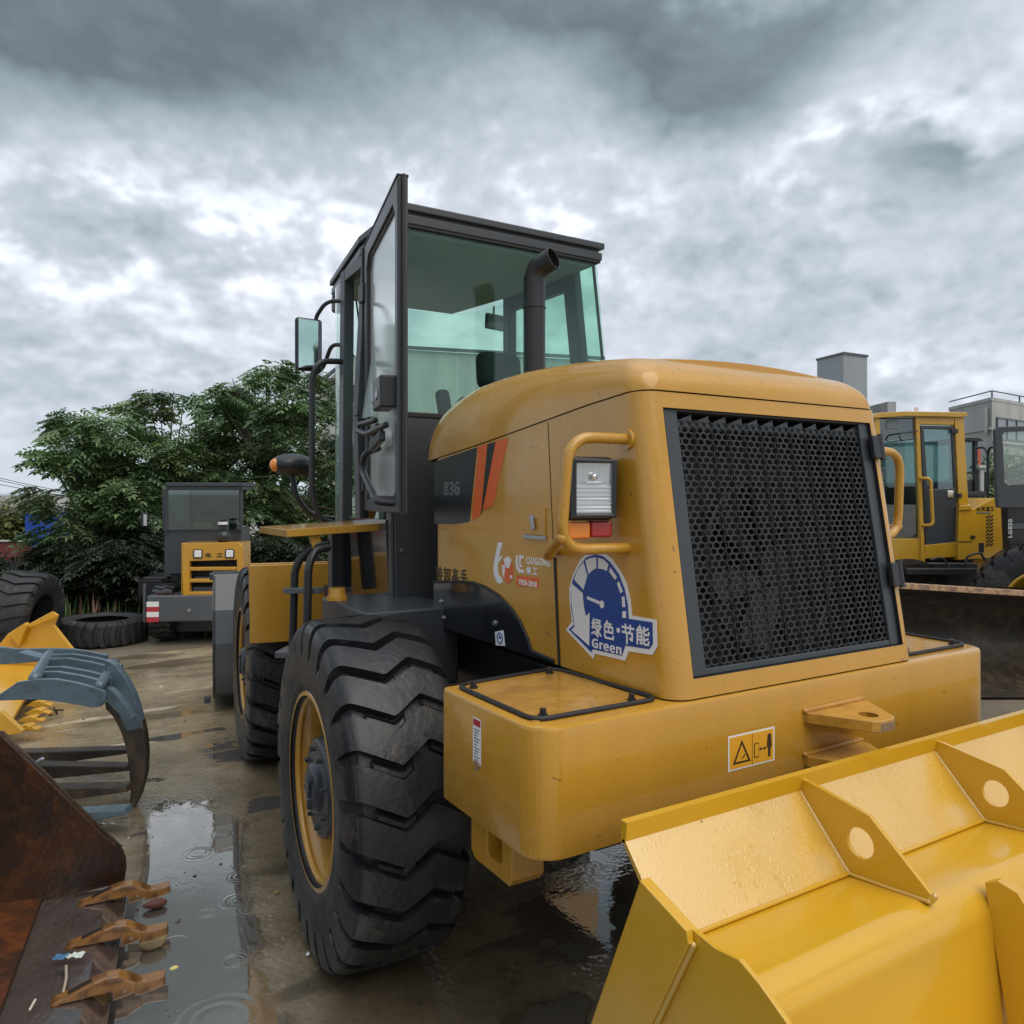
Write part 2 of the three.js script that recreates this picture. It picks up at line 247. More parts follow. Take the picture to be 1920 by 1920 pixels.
const std = (o) => new THREE.MeshStandardMaterial({ roughness: 0.6, metalness: 0, side: THREE.DoubleSide, ...o });
const phy = (o) => new THREE.MeshPhysicalMaterial({ roughness: 0.5, metalness: 0, side: THREE.DoubleSide, ...o });
const paint = (r, g, b, o = {}) => phy({ color: C(r, g, b), map: T.paintTint, roughnessMap: T.paintRough, roughness: 1.0, bumpMap: T.drops, bumpScale: 0.0009, clearcoat: 0.7, clearcoatRoughness: 0.10, ...o });
const M = {
  yellow: paint(0.585, 0.305, 0.030), yellowDirty: paint(0.66, 0.335, 0.04, { map: T.dirt }),
  lemon: paint(0.71, 0.40, 0.018, { map: T.paintClean, bumpMap: T.beads, bumpScale: 0.0004, roughness: 0.8 }), lemonBeads: paint(0.70, 0.41, 0.03, { map: T.paintClean, bumpMap: T.beads, bumpScale: 0.0009, clearcoat: 1.0, clearcoatRoughness: 0.22, ior: 2.2 }),
  yellowB: paint(0.62, 0.32, 0.025, { bumpMap: null }), yellowC: paint(0.60, 0.335, 0.02, { bumpMap: null }), yellowL: paint(0.72, 0.38, 0.02, { bumpMap: null }),
  meshBlack: phy({ color: C(0.015, 0.017, 0.019), roughness: 0.5 }),
  black: phy({ color: C(0.022, 0.024, 0.027), roughness: 0.34, bumpMap: T.grain, bumpScale: 0.0004 }),
  slate: phy({ color: C(0.042, 0.050, 0.060), roughness: 0.42, map: T.paintTint, clearcoat: 0.2, clearcoatRoughness: 0.3 }),
  gloss: phy({ color: C(0.016, 0.018, 0.021), roughness: 0.12, clearcoat: 0.7, clearcoatRoughness: 0.06 }),
  rubberSeal: std({ color: C(0.014, 0.014, 0.015), roughness: 0.55 }),
  tyre: phy({ color: C(0.56, 0.58, 0.62), map: T.rubber, roughnessMap: T.rubberRough, roughness: 0.74, bumpMap: T.grain, bumpScale: 0.0016 }),
  oldTyre: phy({ color: C(0.6, 0.6, 0.62), map: T.rubber, roughness: 0.6, bumpMap: T.grain, bumpScale: 0.003 }),
  hub: phy({ color: C(0.034, 0.042, 0.052), roughness: 0.38, clearcoat: 0.3, clearcoatRoughness: 0.2 }),
  steel: std({ color: C(0.42, 0.43, 0.44), metalness: 0.85, roughness: 0.32 }),
  greyPaint: phy({ color: C(0.085, 0.098, 0.115), roughness: 0.4, map: T.paintTint, clearcoat: 0.25, clearcoatRoughness: 0.25 }),
  glass: phy({ color: C(0.80, 0.94, 0.875), transmission: 1, thickness: 0, roughness: 0.02, ior: 1.5 }),
  glassDoor: phy({ color: C(0.93, 0.98, 0.97), transmission: 0.55, thickness: 0, roughness: 0.10, ior: 1.8 }),
  glassFar: phy({ color: C(0.86, 0.92, 0.90), transmission: 0.9, thickness: 0, roughness: 0.04 }),
  glassDark: phy({ color: C(0.48, 0.62, 0.60), ior: 2.1, transmission: 1, thickness: 0, roughness: 0.03 }),
  lens: phy({ color: C(0.95, 0.96, 0.97), transmission: 1, thickness: 0.0, roughness: 0.08 }),
  chrome: std({ color: C(0.85, 0.86, 0.87), metalness: 1, roughness: 0.18 }),
  lampGlass: std({ color: C(0.72, 0.73, 0.72), metalness: 0.75, roughness: 0.28 }),
  mirror: std({ color: C(0.86, 0.88, 0.9), metalness: 1, roughness: 0.03 }),
  amber: phy({ color: C(0.85, 0.26, 0.02), roughness: 0.22, clearcoat: 0.8, clearcoatRoughness: 0.05 }),
  red: phy({ color: C(0.42, 0.02, 0.02), roughness: 0.2, clearcoat: 0.8, clearcoatRoughness: 0.05 }),
  orange: phy({ color: C(0.72, 0.13, 0.03), roughness: 0.4 }), white: phy({ color: C(0.75, 0.76, 0.76), roughness: 0.42 }), blue: phy({ color: C(0.012, 0.055, 0.27), roughness: 0.4 }),
  decalDark: phy({ color: C(0.017, 0.024, 0.03), roughness: 0.35 }), decalGrey: std({ color: C(0.17, 0.19, 0.2), roughness: 0.5 }), ink: std({ color: C(0.045, 0.03, 0.012), roughness: 0.5 }), signYellow: std({ color: C(0.74, 0.36, 0.02), roughness: 0.5 }),
  signRed: std({ color: C(0.42, 0.03, 0.045), roughness: 0.5 }),
  cloth: std({ color: C(0.022, 0.024, 0.028), roughness: 0.85 }), liner: std({ color: C(0.30, 0.33, 0.33), roughness: 0.8 }),
  rust: phy({ color: C(1, 1, 1), map: T.rust, roughness: 0.33, bumpMap: T.grain, bumpScale: 0.003, clearcoat: 0.4, clearcoatRoughness: 0.2 }),
  rustFloor: phy({ color: C(1.9, 1.45, 0.8), map: T.rust, roughness: 0.3, bumpMap: T.grain, bumpScale: 0.002, clearcoat: 0.6, clearcoatRoughness: 0.12 }),
  rustEdge: phy({ color: C(0.30, 0.20, 0.13), map: T.dirt, roughness: 0.4, bumpMap: T.grain, bumpScale: 0.003, clearcoat: 0.3 }),
  lipRust: phy({ color: C(0.46, 0.30, 0.19), map: T.rustTone, roughness: 0.6, bumpMap: T.grain, bumpScale: 0.004 }),
  toothRust: phy({ color: C(0.26, 0.13, 0.04), map: T.rustTone, roughness: 0.26, clearcoat: 0.5, clearcoatRoughness: 0.15, bumpMap: T.grain, bumpScale: 0.002 }),
  darkSteel: phy({ color: C(1, 1, 1), map: T.darkSteel, roughness: 0.5, bumpMap: T.grain, bumpScale: 0.002 }),
  grapple: phy({ color: C(0.115, 0.175, 0.225), map: T.dirt, roughness: 0.38, clearcoat: 0.4, clearcoatRoughness: 0.2 }),
  bark: std({ color: C(0.07, 0.055, 0.04), roughness: 0.9, bumpMap: T.grain, bumpScale: 0.01 }),
  concreteWall: std({ color: C(0.54, 0.56, 0.56), map: T.wall, roughness: 0.85 }), whiteWall: std({ color: C(0.62, 0.64, 0.64), map: T.wall, roughness: 0.85 }),
};
const font = await new FontLoader().loadAsync('fonts/droid/droid_sans_bold.typeface.json');

// ------------------------------------------------------------------ the yard
const inPoly = (x, z, P) => { let c = false; for (let i = 0, j = P.length - 1; i < P.length; j = i++) { const [a, b] = P[i], [d, e] = P[j]; if ((b > z) !== (e > z) && x < ((d - a) * (z - b)) / (e - b) + a) c = !c; } return c; };
const PUDDLE = [[-1.545, -2.25], [-1.33, -2.12], [-1.17, -1.8], [-1.14, -1.55], [-1.24, -1.15], [-1.33, -0.62], [-1.40, -0.2], [-1.36, 0.1], [-1.25, 0.55], [-1.5, 1.4], [-3.2, 1.4], [-3.1, -0.4], [-1.95, -0.9], [-1.70, -1.1], [-1.635, -1.5]];
const RIPPLES = [[-1.40, -1.33, 0.07], [-1.27, -0.98, 0.06], [-1.33, -0.76, 0.075], [-1.30, -0.66, 0.05], [-1.44, -0.30, 0.05], [-1.56, 0.02, 0.13], [-1.62, -0.55, 0.06], [-1.50, -1.05, 0.05], [-1.35, 0.3, 0.07], [-1.47, -0.72, 0.04], [-1.25, -1.5, 0.05]];
const NEAR = { x: -4.4, z: -6.9, s: 8.4 };
function wetness(x, z) {                                          // 1 where water stands
  const wx = (fbm(x * 2.2, z * 2.2, 4, 201) - 0.5) * 0.32, wz = (fbm(x * 2.2 + 9, z * 2.2, 4, 202) - 0.5) * 0.5;
  let w = 0;
  const straight = ss(-1.58, -1.50, x + wx * 0.1);
  for (const [dx, dz] of [[0, 0], [0.018, 0], [-0.018, 0], [0, 0.022], [0, -0.022], [0.03, 0.03], [-0.03, -0.03], [0.03, -0.03], [-0.03, 0.03]]) if (inPoly(x + dx + wx * straight, z + dz + wz * 0.7, PUDDLE)) w += 1 / 9;
  const thin = ss(0.60, 0.66, fbm(x * 0.9, z * 2.1, 5, 205));
  const under = x > -0.75 && z > -1.8 ? ss(0.50, 0.62, fbm(x * 3.4, z * 3.4, 6, 209)) : 0;
  if (x > -1.9 && x < -0.85 && z > -3.5 && z < -1.7) w = Math.max(w, 0.96 * ss(0.56, 0.60, fbm(x * 3.2 + 2, z * 5.5, 5, 226)));
  return Math.max(w, thin * 0.75, under * 0.84);
}
const N = 2048, yardC = new Uint8Array(N * N * 4), yardR = new Uint8Array(N * N * 4), yardB = new Uint8Array(N * N * 4);
for (let j = 0; j < N; j++) for (let i = 0; i < N; i++) {
  const x = NEAR.x + (i + 0.5) / N * NEAR.s, z = NEAR.z + (j + 0.5) / N * NEAR.s, o = (j * N + i) * 4;
  const w = wetness(x, z), a = fbm(x * 1.4, z * 1.4, 5, 211), b = fbm(x * 11, z * 11, 4, 212), f = fbm(x * 60, z * 60, 2, 213);
  const zz = z + 0.10 * x + 0.10 * (a - 0.5), st = fbm(x * 0.7, zz * 9, 4, 214), st2 = fbm(x * 1.1 + 5, zz * 22, 3, 215);
  const streakZone = ss(-1.9, -2.6, z) * ss(0.6, -0.6, x + z * 0.1);
  const ridge = streakZone * ss(0.54, 0.72, st * 0.6 + st2 * 0.4) * ss(0.40, 0.62, fbm(x * 2.6, z * 5, 4, 224));
  const joint = Math.max(1 - Math.abs(z + 4.35) / 0.012, 1 - Math.abs(x - 2.4) / 0.012, 0);
  let k = 126 + 42 * (a - 0.5) + 22 * (b - 0.5) + 14 * (f - 0.5) + 34 * ridge - 34 * w - 34 * joint;
  k += 16 * streakZone - 16 * ss(0.5, 0.62, fbm(x * 0.8 + 3, z * 0.8, 5, 216));
  const warm = 0.5 + 0.5 * (fbm(x * 0.9, z * 0.9, 4, 218) - 0.4);
  yardC[o] = clampB(k * 1.04); yardC[o + 1] = clampB(k * mix(0.955, 0.925, warm)); yardC[o + 2] = clampB(k * mix(0.82, 0.71, warm)); yardC[o + 3] = 255; { const q = ss(0.72, 0.98, w), m = 165 + 30 * (a - 0.5); yardC[o] = clampB(mix(yardC[o], m, q)); yardC[o + 1] = clampB(mix(yardC[o + 1], m * 0.975, q)); yardC[o + 2] = clampB(mix(yardC[o + 2], m * 0.93, q)); }
  const r = mix(54 + 100 * ridge + 60 * (b - 0.5) + 80 * (a - 0.45), 5, ss(0.35, 0.9, w)) + 60 * joint * (1 - w); yardR[o] = yardR[o + 1] = yardR[o + 2] = clampB(r); yardR[o + 3] = 255; yardR[o + 2] = clampB(200 * ss(0.72, 0.98, w));
  let h = mix(100 + 50 * ridge + 26 * (b - 0.5) + 22 * (f - 0.5) * 1.4 + 30 * (st - 0.5) * streakZone, 96, ss(0.3, 0.9, w)) - 60 * joint * (1 - w);
  if (w > 0.4) { for (const [cx, cz, R] of RIPPLES) { const d = Math.hypot(x - cx, z - cz); if (d < R * 1.35) h += (2.5 + 3 * noise2(x * 8, z * 8, 222)) * Math.cos(d / R * 6.28 * 2.6) * Math.exp(-(((d - R * 0.8) / (R * 0.34)) ** 2)) * ss(0.15, 0.5, noise2(x * 16, z * 16, 221) + 0.15); } h += 4.0 * (fbm(x * 10, z * 10, 3, 219) - 0.5); }
  yardB[o] = yardB[o + 1] = yardB[o + 2] = clampB(h); yardB[o + 3] = 255;
}
const raw = (d, n, color) => { const t = new THREE.DataTexture(d, n, n, THREE.RGBAFormat); t.magFilter = t.minFilter = THREE.LinearFilter; t.wrapS = t.wrapT = THREE.ClampToEdgeWrapping; if (color) t.colorSpace = THREE.SRGBColorSpace; t.needsUpdate = true; return t; };
const YR = raw(yardR, N), yardMat = phy({ color: C(1, 1, 1), map: raw(yardC, N, true), roughnessMap: YR, roughness: 1, metalnessMap: YR, metalness: 1, bumpMap: raw(yardB, N), bumpScale: 0.016, ior: 2.33 });
structure(mk('yard', grid(1, 1, (i, j) => [NEAR.x + i * NEAR.s, 0, NEAR.z + j * NEAR.s], { flip: true }), yardMat, scene, { uv: true }));
T.farC = dataTex(1024, (u, v) => { const a = fbm(u * 6, v * 6, 6, 231, 6), b = fbm(u * 40, v * 40, 3, 232, 40); const k = 112 + 40 * (a - 0.5) + 18 * (b - 0.5); return [clampB(k * 1.03), clampB(k * 0.95), clampB(k * 0.80)]; }, { metres: 9, color: true });
T.farR = dataTex(512, (u, v) => clampB(100 + 170 * (fbm(u * 6, v * 6, 5, 241, 6) - 0.45)), { metres: 7 });
const farMat = phy({ color: C(1, 1, 1), map: T.farC, roughnessMap: T.farR, roughness: 1, bumpMap: T.grain, bumpScale: 0.004, ior: 1.9 });
structure(mk('ground', grid(40, 40, (i, j) => [(i - 20) * 40, -0.005, (j - 20) * 40], { flip: true }), farMat));

// ------------------------------------------------------------------ lettering
const GLYPH = {
  green: [[[22, 5], [8, 30], [28, 30]], [[28, 22], [8, 52], [30, 50]], [[6, 84], [30, 72]], [[42, 8], [84, 8], [84, 36]], [[42, 22], [84, 22]], [[36, 38], [96, 38]], [[65, 38], [65, 94], [54, 86]], [[44, 50], [56, 62]], [[38, 84], [58, 68]], [[88, 48], [74, 60]], [[72, 66], [94, 86]]],
  colour: [[[36, 4], [14, 28]], [[30, 16], [68, 16], [56, 32]], [[16, 32], [84, 32], [84, 60]], [[50, 32], [50, 60]], [[16, 60], [84, 60]], [[16, 32], [16, 84], [24, 92], [90, 92], [92, 78]]],
  save: [[[8, 18], [92, 18]], [[32, 4], [32, 32]], [[68, 4], [68, 32]], [[10, 44], [84, 44], [82, 78], [68, 72]], [[44, 44], [44, 98]]],
  power: [[[28, 4], [10, 26], [42, 24]], [[34, 12], [46, 30]], [[12, 38], [12, 96]], [[12, 38], [44, 38], [44, 92], [34, 90]], [[12, 56], [44, 56]], [[12, 74], [44, 74]], [[60, 6], [60, 34], [68, 42], [92, 40], [94, 28]], [[88, 10], [60, 24]], [[60, 54], [60, 84], [68, 92], [92, 90], [94, 76]], [[90, 60], [60, 74]]],
  load: [[[20, 4], [20, 40]], [[6, 14], [14, 24]], [[4, 38], [20, 28]], [[32, 16], [94, 16]], [[62, 2], [62, 36]], [[40, 36], [88, 36]], [[48, 40], [52, 48]], [[6, 52], [94, 52]], [[48, 54], [10, 80]], [[34, 66], [34, 96], [54, 86]], [[58, 54], [70, 78], [94, 96]], [[82, 60], [66, 70]]],
  unload: [[[22, 4], [8, 20]], [[14, 16], [50, 16]], [[4, 36], [54, 36]], [[30, 18], [30, 86]], [[30, 56], [50, 56]], [[14, 54], [14, 88]], [[4, 92], [54, 82]], [[64, 12], [64, 98]], [[64, 12], [92, 12], [92, 74], [80, 70]]],
  high: [[[50, 2], [50, 14]], [[8, 16], [92, 16]], [[30, 28], [70, 28], [70, 44], [30, 44], [30, 28]], [[12, 98], [12, 56], [88, 56], [88, 94], [78, 92]], [[34, 68], [66, 68], [66, 86], [34, 86], [34, 68]]],
  hand: [[[80, 6], [20, 16]], [[16, 34], [84, 34]], [[4, 56], [96, 56]], [[52, 12], [52, 96], [36, 90]]],
  willow: [[[4, 28], [36, 28]], [[20, 4], [20, 98]], [[20, 32], [4, 64]], [[22, 36], [34, 50]], [[54, 8], [42, 20], [42, 74], [54, 66]], [[60, 14], [60, 60], [46, 94]], [[74, 14], [74, 98]], [[74, 14], [94, 14], [94, 74], [84, 70]]],
  work: [[[12, 14], [88, 14]], [[50, 14], [50, 86]], [[4, 86], [96, 86]]],
  dragon: [[[8, 30], [90, 30]], [[42, 4], [40, 40], [10, 94]], [[56, 44], [56, 80], [66, 92], [92, 90], [92, 74]], [[84, 46], [40, 78]], [[62, 8], [76, 20]]],
  hill: [[[50, 6], [50, 84]], [[12, 36], [12, 84], [88, 84], [88, 36]]],
  river: [[[8, 10], [20, 20]], [[6, 36], [18, 46]], [[6, 92], [22, 64]], [[30, 14], [96, 14]], [[84, 14], [84, 94], [70, 88]], [[38, 34], [66, 34], [66, 62], [38, 62], [38, 34]]],
  heavy: [[[76, 4], [22, 12]], [[6, 22], [94, 22]], [[20, 34], [80, 34], [80, 66], [20, 66], [20, 34]], [[20, 50], [80, 50]], [[50, 10], [50, 92]], [[14, 79], [86, 79]], [[4, 94], [96, 94]]],
};
function glyph(name, x0, y0, w, h, t, d = 0.0012) {              // strokes in a box whose top left corner is (x0, y0), y up
  let lift = 0;                                                   // each stroke a hair above the one it crosses
  return GLYPH[name].flatMap((line) => line.slice(1).map(([bx_, by], i) => {
    const [ax, ay] = line[i], p = [x0 + ax / 100 * w, y0 - ay / 100 * h], q = [x0 + bx_ / 100 * w, y0 - by / 100 * h], dx = q[0] - p[0], dy = q[1] - p[1], L = Math.hypot(dx, dy);
    return tf(new THREE.BoxGeometry(L + t * 0.9, t, d), [(p[0] + q[0]) / 2, (p[1] + q[1]) / 2, d / 2 + (lift += 7e-5)], [0, 0, Math.atan2(dy, dx)]);
  }));
}
function text(s, x0, y0, w, h, d = 0.0012) {                     // lower left corner (x0, y0), stretched to w by h
  const g = new TextGeometry(s, { font, size: 1, depth: 0.01, curveSegments: 4, bevelEnabled: false }); g.computeBoundingBox();
  const b = g.boundingBox, sx = w / (b.max.x - b.min.x), sy = h / (b.max.y - b.min.y);
  return tf(g.translate(-b.min.x, -b.min.y, 0), [x0, y0, 0], [0, 0, 0], [sx, sy, d / 0.01]);
}
const flat = (pts, z = 0, d = 0.0012, o = {}) => ext(pts, d, { bevel: 0, ...o }).translate(0, 0, z);
const ON_LEFT = (x) => new THREE.Matrix4().makeBasis(V(0, 0, 1), V(0, 1, 0), V(-1, 0, 0)).setPosition(x, 0, 0);   // a left flank: (z, y)
const on = (geos, m) => geos.flat(9).map((g) => g.applyMatrix4(m));

// ------------------------------------------------------------------ wheels
function tyreGeo(R, W, o = {}) {
  const n = o.lugs ?? 20, ns = o.ns ?? 72, dep = o.depth ?? 0.044, rb = o.bead ?? R * 0.53, half = W / 2;
  const prof = [[rb, half * 0.80], [rb + 0.012, half * 0.90], [mix(rb, R, 0.2), half * 0.965], [mix(rb, R, 0.42), half], [mix(rb, R, 0.62), half * 0.995], [R * 0.915, half * 0.965], [R * 0.965, half * 0.90], [R * 0.985, half * 0.80], [R * 0.995, half * 0.5], [R, 0]];
  const full = [...prof.map(([r, x]) => V(r, -x, 0)), ...prof.slice(0, -1).reverse().map(([r, x]) => V(r, x, 0))];
  const curve = new THREE.CatmullRomCurve3(full, false, 'centripetal');
  const P = curve.getSpacedPoints(ns), zig = o.zig ?? [[-1, 0], [-0.86, 0.02], [-0.16, 0.46], [0.34, 0.0], [1, 0.46]];
  const Z = (s) => { if (s <= zig[0][0]) return zig[0][1]; for (let i = 1; i < zig.length; i++) if (s <= zig[i][0]) { const t = (s - zig[i - 1][0]) / (zig[i][0] - zig[i - 1][0]); return mix(zig[i - 1][1], zig[i][1], t); } return zig[zig.length - 1][1]; };
  const on_ = o.land ?? 0.72, e = 0.012, fs = [0, e, 0.05, 0.14, 0.26, 0.38, 0.5, 0.62, on_ - 0.03, on_, on_ + e, on_ + 0.03, 0.88, 0.90, 1 - 0.02], per = fs.length, nt = n * per;   // grid lines run along the lug edges
  return grid(nt, ns, (i, j) => {
    const p = P[j], s = p.y / (half * 0.95), f = fs[i % per], zs = Z(Math.max(-1, Math.min(1, s)));
    const deep = ss(R * 0.75, R * 0.86, p.x), th = (Math.floor(i / per) + f + zs * deep) / n * Math.PI * 2;
    const q = P[Math.min(ns, j + 1)].clone().sub(P[Math.max(0, j - 1)]), nl = Math.hypot(q.x, q.y), nr = q.y / nl, nx = -q.x / nl;
    let h = f > e / 2 && f <= on_ + 1e-6 ? 1 : 0;
    if (o.step && f > on_ + 1e-6) { const tie = (s > -0.66 && s < 0.05 && f > 0.87) ? 0.42 : (s > 0.4 && s < 0.8 && f < 0.89) ? 0.35 : 0; h = Math.max(h, tie); }
    const k = (h - 1) * dep * deep * (0.5 + 0.5 * ss(R * 0.86, R * 0.97, p.x));
    const ribs = 0.004 * ss(R * 0.60, R * 0.605, p.x) * (1 - ss(R * 0.62, R * 0.625, p.x));
    const r = p.x + nr * (k + ribs), x = p.y + nx * (k + ribs);
    return [x, r * Math.cos(th), r * Math.sin(th)];
  }, { crease: 0.6 });
}
const TYRE = clean(tyreGeo(0.65, 0.434, { step: true, bead: 0.345, lugs: 25, depth: 0.040, ns: 80 })), TYRE_FAR = clean(tyreGeo(0.65, 0.434, { ns: 36, lugs: 25 }));
function rimGeo() { return lathe([[0.352, -0.205], [0.368, -0.205], [0.372, -0.196], [0.366, -0.186], [0.350, -0.178], [0.345, -0.150], [0.325, -0.130], [0.318, -0.04], [0.312, 0.02], [0.20, 0.03], [0.20, 0.05], [0.33, 0.06], [0.345, 0.19], [0.36, 0.2]], 72); }
function rimRing() { return lathe([[0.332, -0.166], [0.352, -0.176], [0.353, -0.184], [0.34, -0.186], [0.331, -0.178], [0.332, -0.166]], 72); }
function hubGeo() {
  const out = [lathe([[0, -0.205], [0.075, -0.205], [0.09, -0.199], [0.096, -0.178], [0.172, -0.176], [0.186, -0.169], [0.190, -0.13], [0.222, -0.118], [0.230, -0.11], [0.233, -0.08], [0.20, -0.06], [0.19, 0.03]], 48)];
  for (let k = 0; k < 12; k++) { const a = k / 12 * Math.PI * 2; out.push(tf(new THREE.CylinderGeometry(0.013, 0.013, 0.03, 6), [-0.122, 0.209 * Math.cos(a), 0.209 * Math.sin(a)], [0, 0, Math.PI / 2])); }
  for (let k = 0; k < 8; k++) { const a = (k + 0.5) / 8 * Math.PI * 2; out.push(tf(new THREE.CylinderGeometry(0.009, 0.009, 0.02, 6), [-0.184, 0.145 * Math.cos(a), 0.145 * Math.sin(a)], [0, 0, Math.PI / 2])); }
  out.push(bx(0.012, 0.05, 0.05, [-0.21, 0, 0]), cyl(0.016, 0.024, [-0.208, 0.05, 0.03], 'x'), bx(0.02, 0.045, 0.018, [-0.21, -0.045, 0.03]));
  return out;
}
const RIM = mergeGeometries([rimGeo(), rimRing()].map((g) => clean(g))), HUB = mergeGeometries(hubGeo().flat(9).map((g) => clean(g)));
function wheel(parent, pos, turn, mirror, tyre = TYRE, spin = 0, mats = {}) {
  const w = part('wheel', parent, pos, [0, turn + (mirror ? Math.PI : 0), 0]);
  for (const [n, g, m] of [['tyre', tyre, mats.tyre ?? M.tyre], ['rim', RIM, mats.rim ?? M.yellow], ['hub', HUB, mats.hub ?? M.hub]]) { const q = new THREE.Mesh(g, m); q.name = n; q.castShadow = q.receiveShadow = true; q.rotation.x = spin; w.add(q); }
  return w;
}

// ------------------------------------------------------------------ the wheel loader
const WL = thing('wheel_loader', 'large yellow wheel loader seen from behind in the middle of the yard, cab door open', 'wheel loader');
wheel(WL, [-0.984, 0.65, -0.161], -0.067, false, TYRE, 0.13); wheel(WL, [0.984, 0.65, -0.161], 0.067, true, TYRE, 0.4);
const HINGE = V(0, 0, -1.2), ART = -11 * Math.PI / 180, front = (x, y, z) => V(x, y, z).applyAxisAngle(V(0, 1, 0), ART).add(HINGE);
wheel(WL, front(-0.965, 0.65, -1.30).toArray(), -0.125, false, TYRE, 0.05); wheel(WL, front(0.96, 0.65, -1.30).toArray(), ART, true, TYRE, 0.3);
const fm = (g) => g.applyMatrix4(new THREE.Matrix4().makeRotationY(ART).setPosition(HINGE));

// counterweight
function roundRect(hx, z0, z1, r, n = 7, frontR = 0.02) {
  const out = [], arc = (cx, cz, a0, rr) => { for (let k = 0; k <= n; k++) { const a = a0 + k / n * Math.PI / 2; out.push([cx + rr * Math.cos(a), cz + rr * Math.sin(a)]); } };
  arc(hx - r, z1 - r, 0, r); arc(-hx + r, z1 - r, Math.PI / 2, r); arc(-hx + frontR, z0 + frontR, Math.PI, frontR); arc(hx - frontR, z0 + frontR, Math.PI * 1.5, frontR);
  return out;
}
const cwOut = roundRect(1.033, 0.665, 1.198, 0.085);
mk('counterweight', [prismY(cwOut, 0.862, 1.2, { bevel: 0.010, smooth: true })], M.yellow, WL);
for (const s of [-1, 1]) {
  const hatch = part('hatch_cover', WL);
  mk('lid', prismY([[s * 0.995, 0.70], [s * 0.995, 1.13], [s * 0.60, 1.13], [s * 0.60, 0.66], [s * 0.97, 0.665]].slice(0, 4), 1.197, 1.2035, { bevel: 0.002 }), M.yellowDirty, hatch);
  mk('seal', tube([[s * 0.80, 1.206, 1.133], [s * 0.996, 1.206, 1.133], [s * 1.0, 1.206, 0.70], [s * 0.61, 1.206, 0.66], [s * 0.577, 1.206, 1.133], [s * 0.80, 1.206, 1.133]].map((p) => [p[0], p[1], p[2]]), 0.0075, 0.05, 8), M.rubberSeal, hatch);
  mks('bolt', [[0.965, 0.745], [0.66, 0.70], [0.95, 1.10], [0.65, 1.10]].map(([x, z]) => [cyl(0.009, 0.022, [s * x, 1.212, z], 'y', 0.009, 12), cyl(0.013, 0.006, [s * x, 1.206, z], 'y', 0.013, 12)]), M.black, hatch);
}
mk('tie_down_loop', prismX([[0.70, 0.875], [0.70, 0.70], [0.725, 0.68], [0.925, 0.68], [0.94, 0.70], [0.94, 0.875], [0.885, 0.875], [0.885, 0.735], [0.87, 0.72], [0.815, 0.72], [0.80, 0.735], [0.80, 0.875]], -0.95, -0.84, { bevel: 0.004 }), M.yellow, WL);
mk('tie_down_loop', prismX([[0.70, 0.875], [0.70, 0.70], [0.725, 0.68], [0.925, 0.68], [0.94, 0.70], [0.94, 0.875], [0.885, 0.875], [0.885, 0.735], [0.87, 0.72], [0.815, 0.72], [0.80, 0.735], [0.80, 0.875]], 0.84, 0.95, { bevel: 0.004 }), M.yellow, WL);
{ // tow hitch: two drilled plates, the upper one chipped at its tip
  const y1 = at(1510, 1334, { z: 1.2 }).y, hitch = part('tow_hitch', WL);
  for (const [dy, chip] of [[0, 1], [-0.135, 1]]) {
    const A = at(1508, 1334, { z: 1.2 }).x, B = at(1614, 1306, { z: 1.2 }).x, y = y1 + dy, cx = (A + B) / 2;
    mk('hitch_plate', prismY([[A, 1.19], [B, 1.19], [B, 1.235], [cx + 0.055, 1.375], [cx + 0.03, 1.388], [cx - 0.03, 1.388], [cx - 0.055, 1.375], [A, 1.215]], y - 0.034, y, { bevel: 0.003, holes: [{ c: [cx, 1.325], r: 0.032 }] }), M.yellowDirty, hitch);
    mk('worn_tip', prismY([[cx - 0.052, 1.3755], [cx - 0.028, 1.3892], [cx + 0.03, 1.3892], [cx + 0.054, 1.377], [cx, 1.372]], y - 0.035, y - 0.008, { bevel: 0.001 }), M.rustEdge, hitch);
    mk('weld_bead', tube([[A, y + 0.003, 1.202], [(A + B) / 2, y + 0.005, 1.204], [B, y + 0.003, 1.202]], 0.008, 0, 8), M.yellowDirty, hitch);
  }
}
// engine hood: side panels with a leaning rear face that frames the grille, and a rounded cover above a seam
const lerpAt = (tab, x) => { if (x <= tab[0][0]) return tab[0][1]; for (let i = 1; i < tab.length; i++) if (x <= tab[i][0]) { const t = (x - tab[i - 1][0]) / (tab[i][0] - tab[i - 1][0]); return mix(tab[i - 1][1], tab[i][1], t); } return tab[tab.length - 1][1]; };
const SEAM = [[-0.46, 1.932], [-0.406, 1.938], [0.068, 1.987], [0.462, 2.034], [0.78, 2.073], [1.07, 2.100], [1.2, 2.104]];
const TOP = [[-0.46, 2.13], [-0.40, 2.16], [-0.30, 2.198], [-0.18, 2.226], [-0.06, 2.244], [0.10, 2.253], [0.28, 2.257], [0.45, 2.252], [0.62, 2.243], [0.78, 2.230], [0.93, 2.214], [1.07, 2.19]];
const BASE = 1.205, HOLE = [-0.487, 0.513], HOLEV = [0.060, 0.945];
function halfOutline(hw, z0, z1, r, extra = []) {                  // front centre -> left side -> rear centre
  const L = [[0, z0], [-hw * 0.5, z0]], rf = Math.min(r, 0.05);
  for (let k = 0; k <= 5; k++) { const a = k / 5 * Math.PI / 2; L.push([-hw + rf - rf * Math.sin(a), z0 + rf - rf * Math.cos(a)]); }
  for (let k = 1; k < 14; k++) L.push([-hw, mix(z0 + rf, z1 - r, k / 14)]);
  for (let k = 0; k <= 8; k++) { const a = k / 8 * Math.PI / 2; L.push([-hw + r - r * Math.cos(a), z1 - r + r * Math.sin(a)]); }
  return [...L, ...extra, [0, z1]];
}
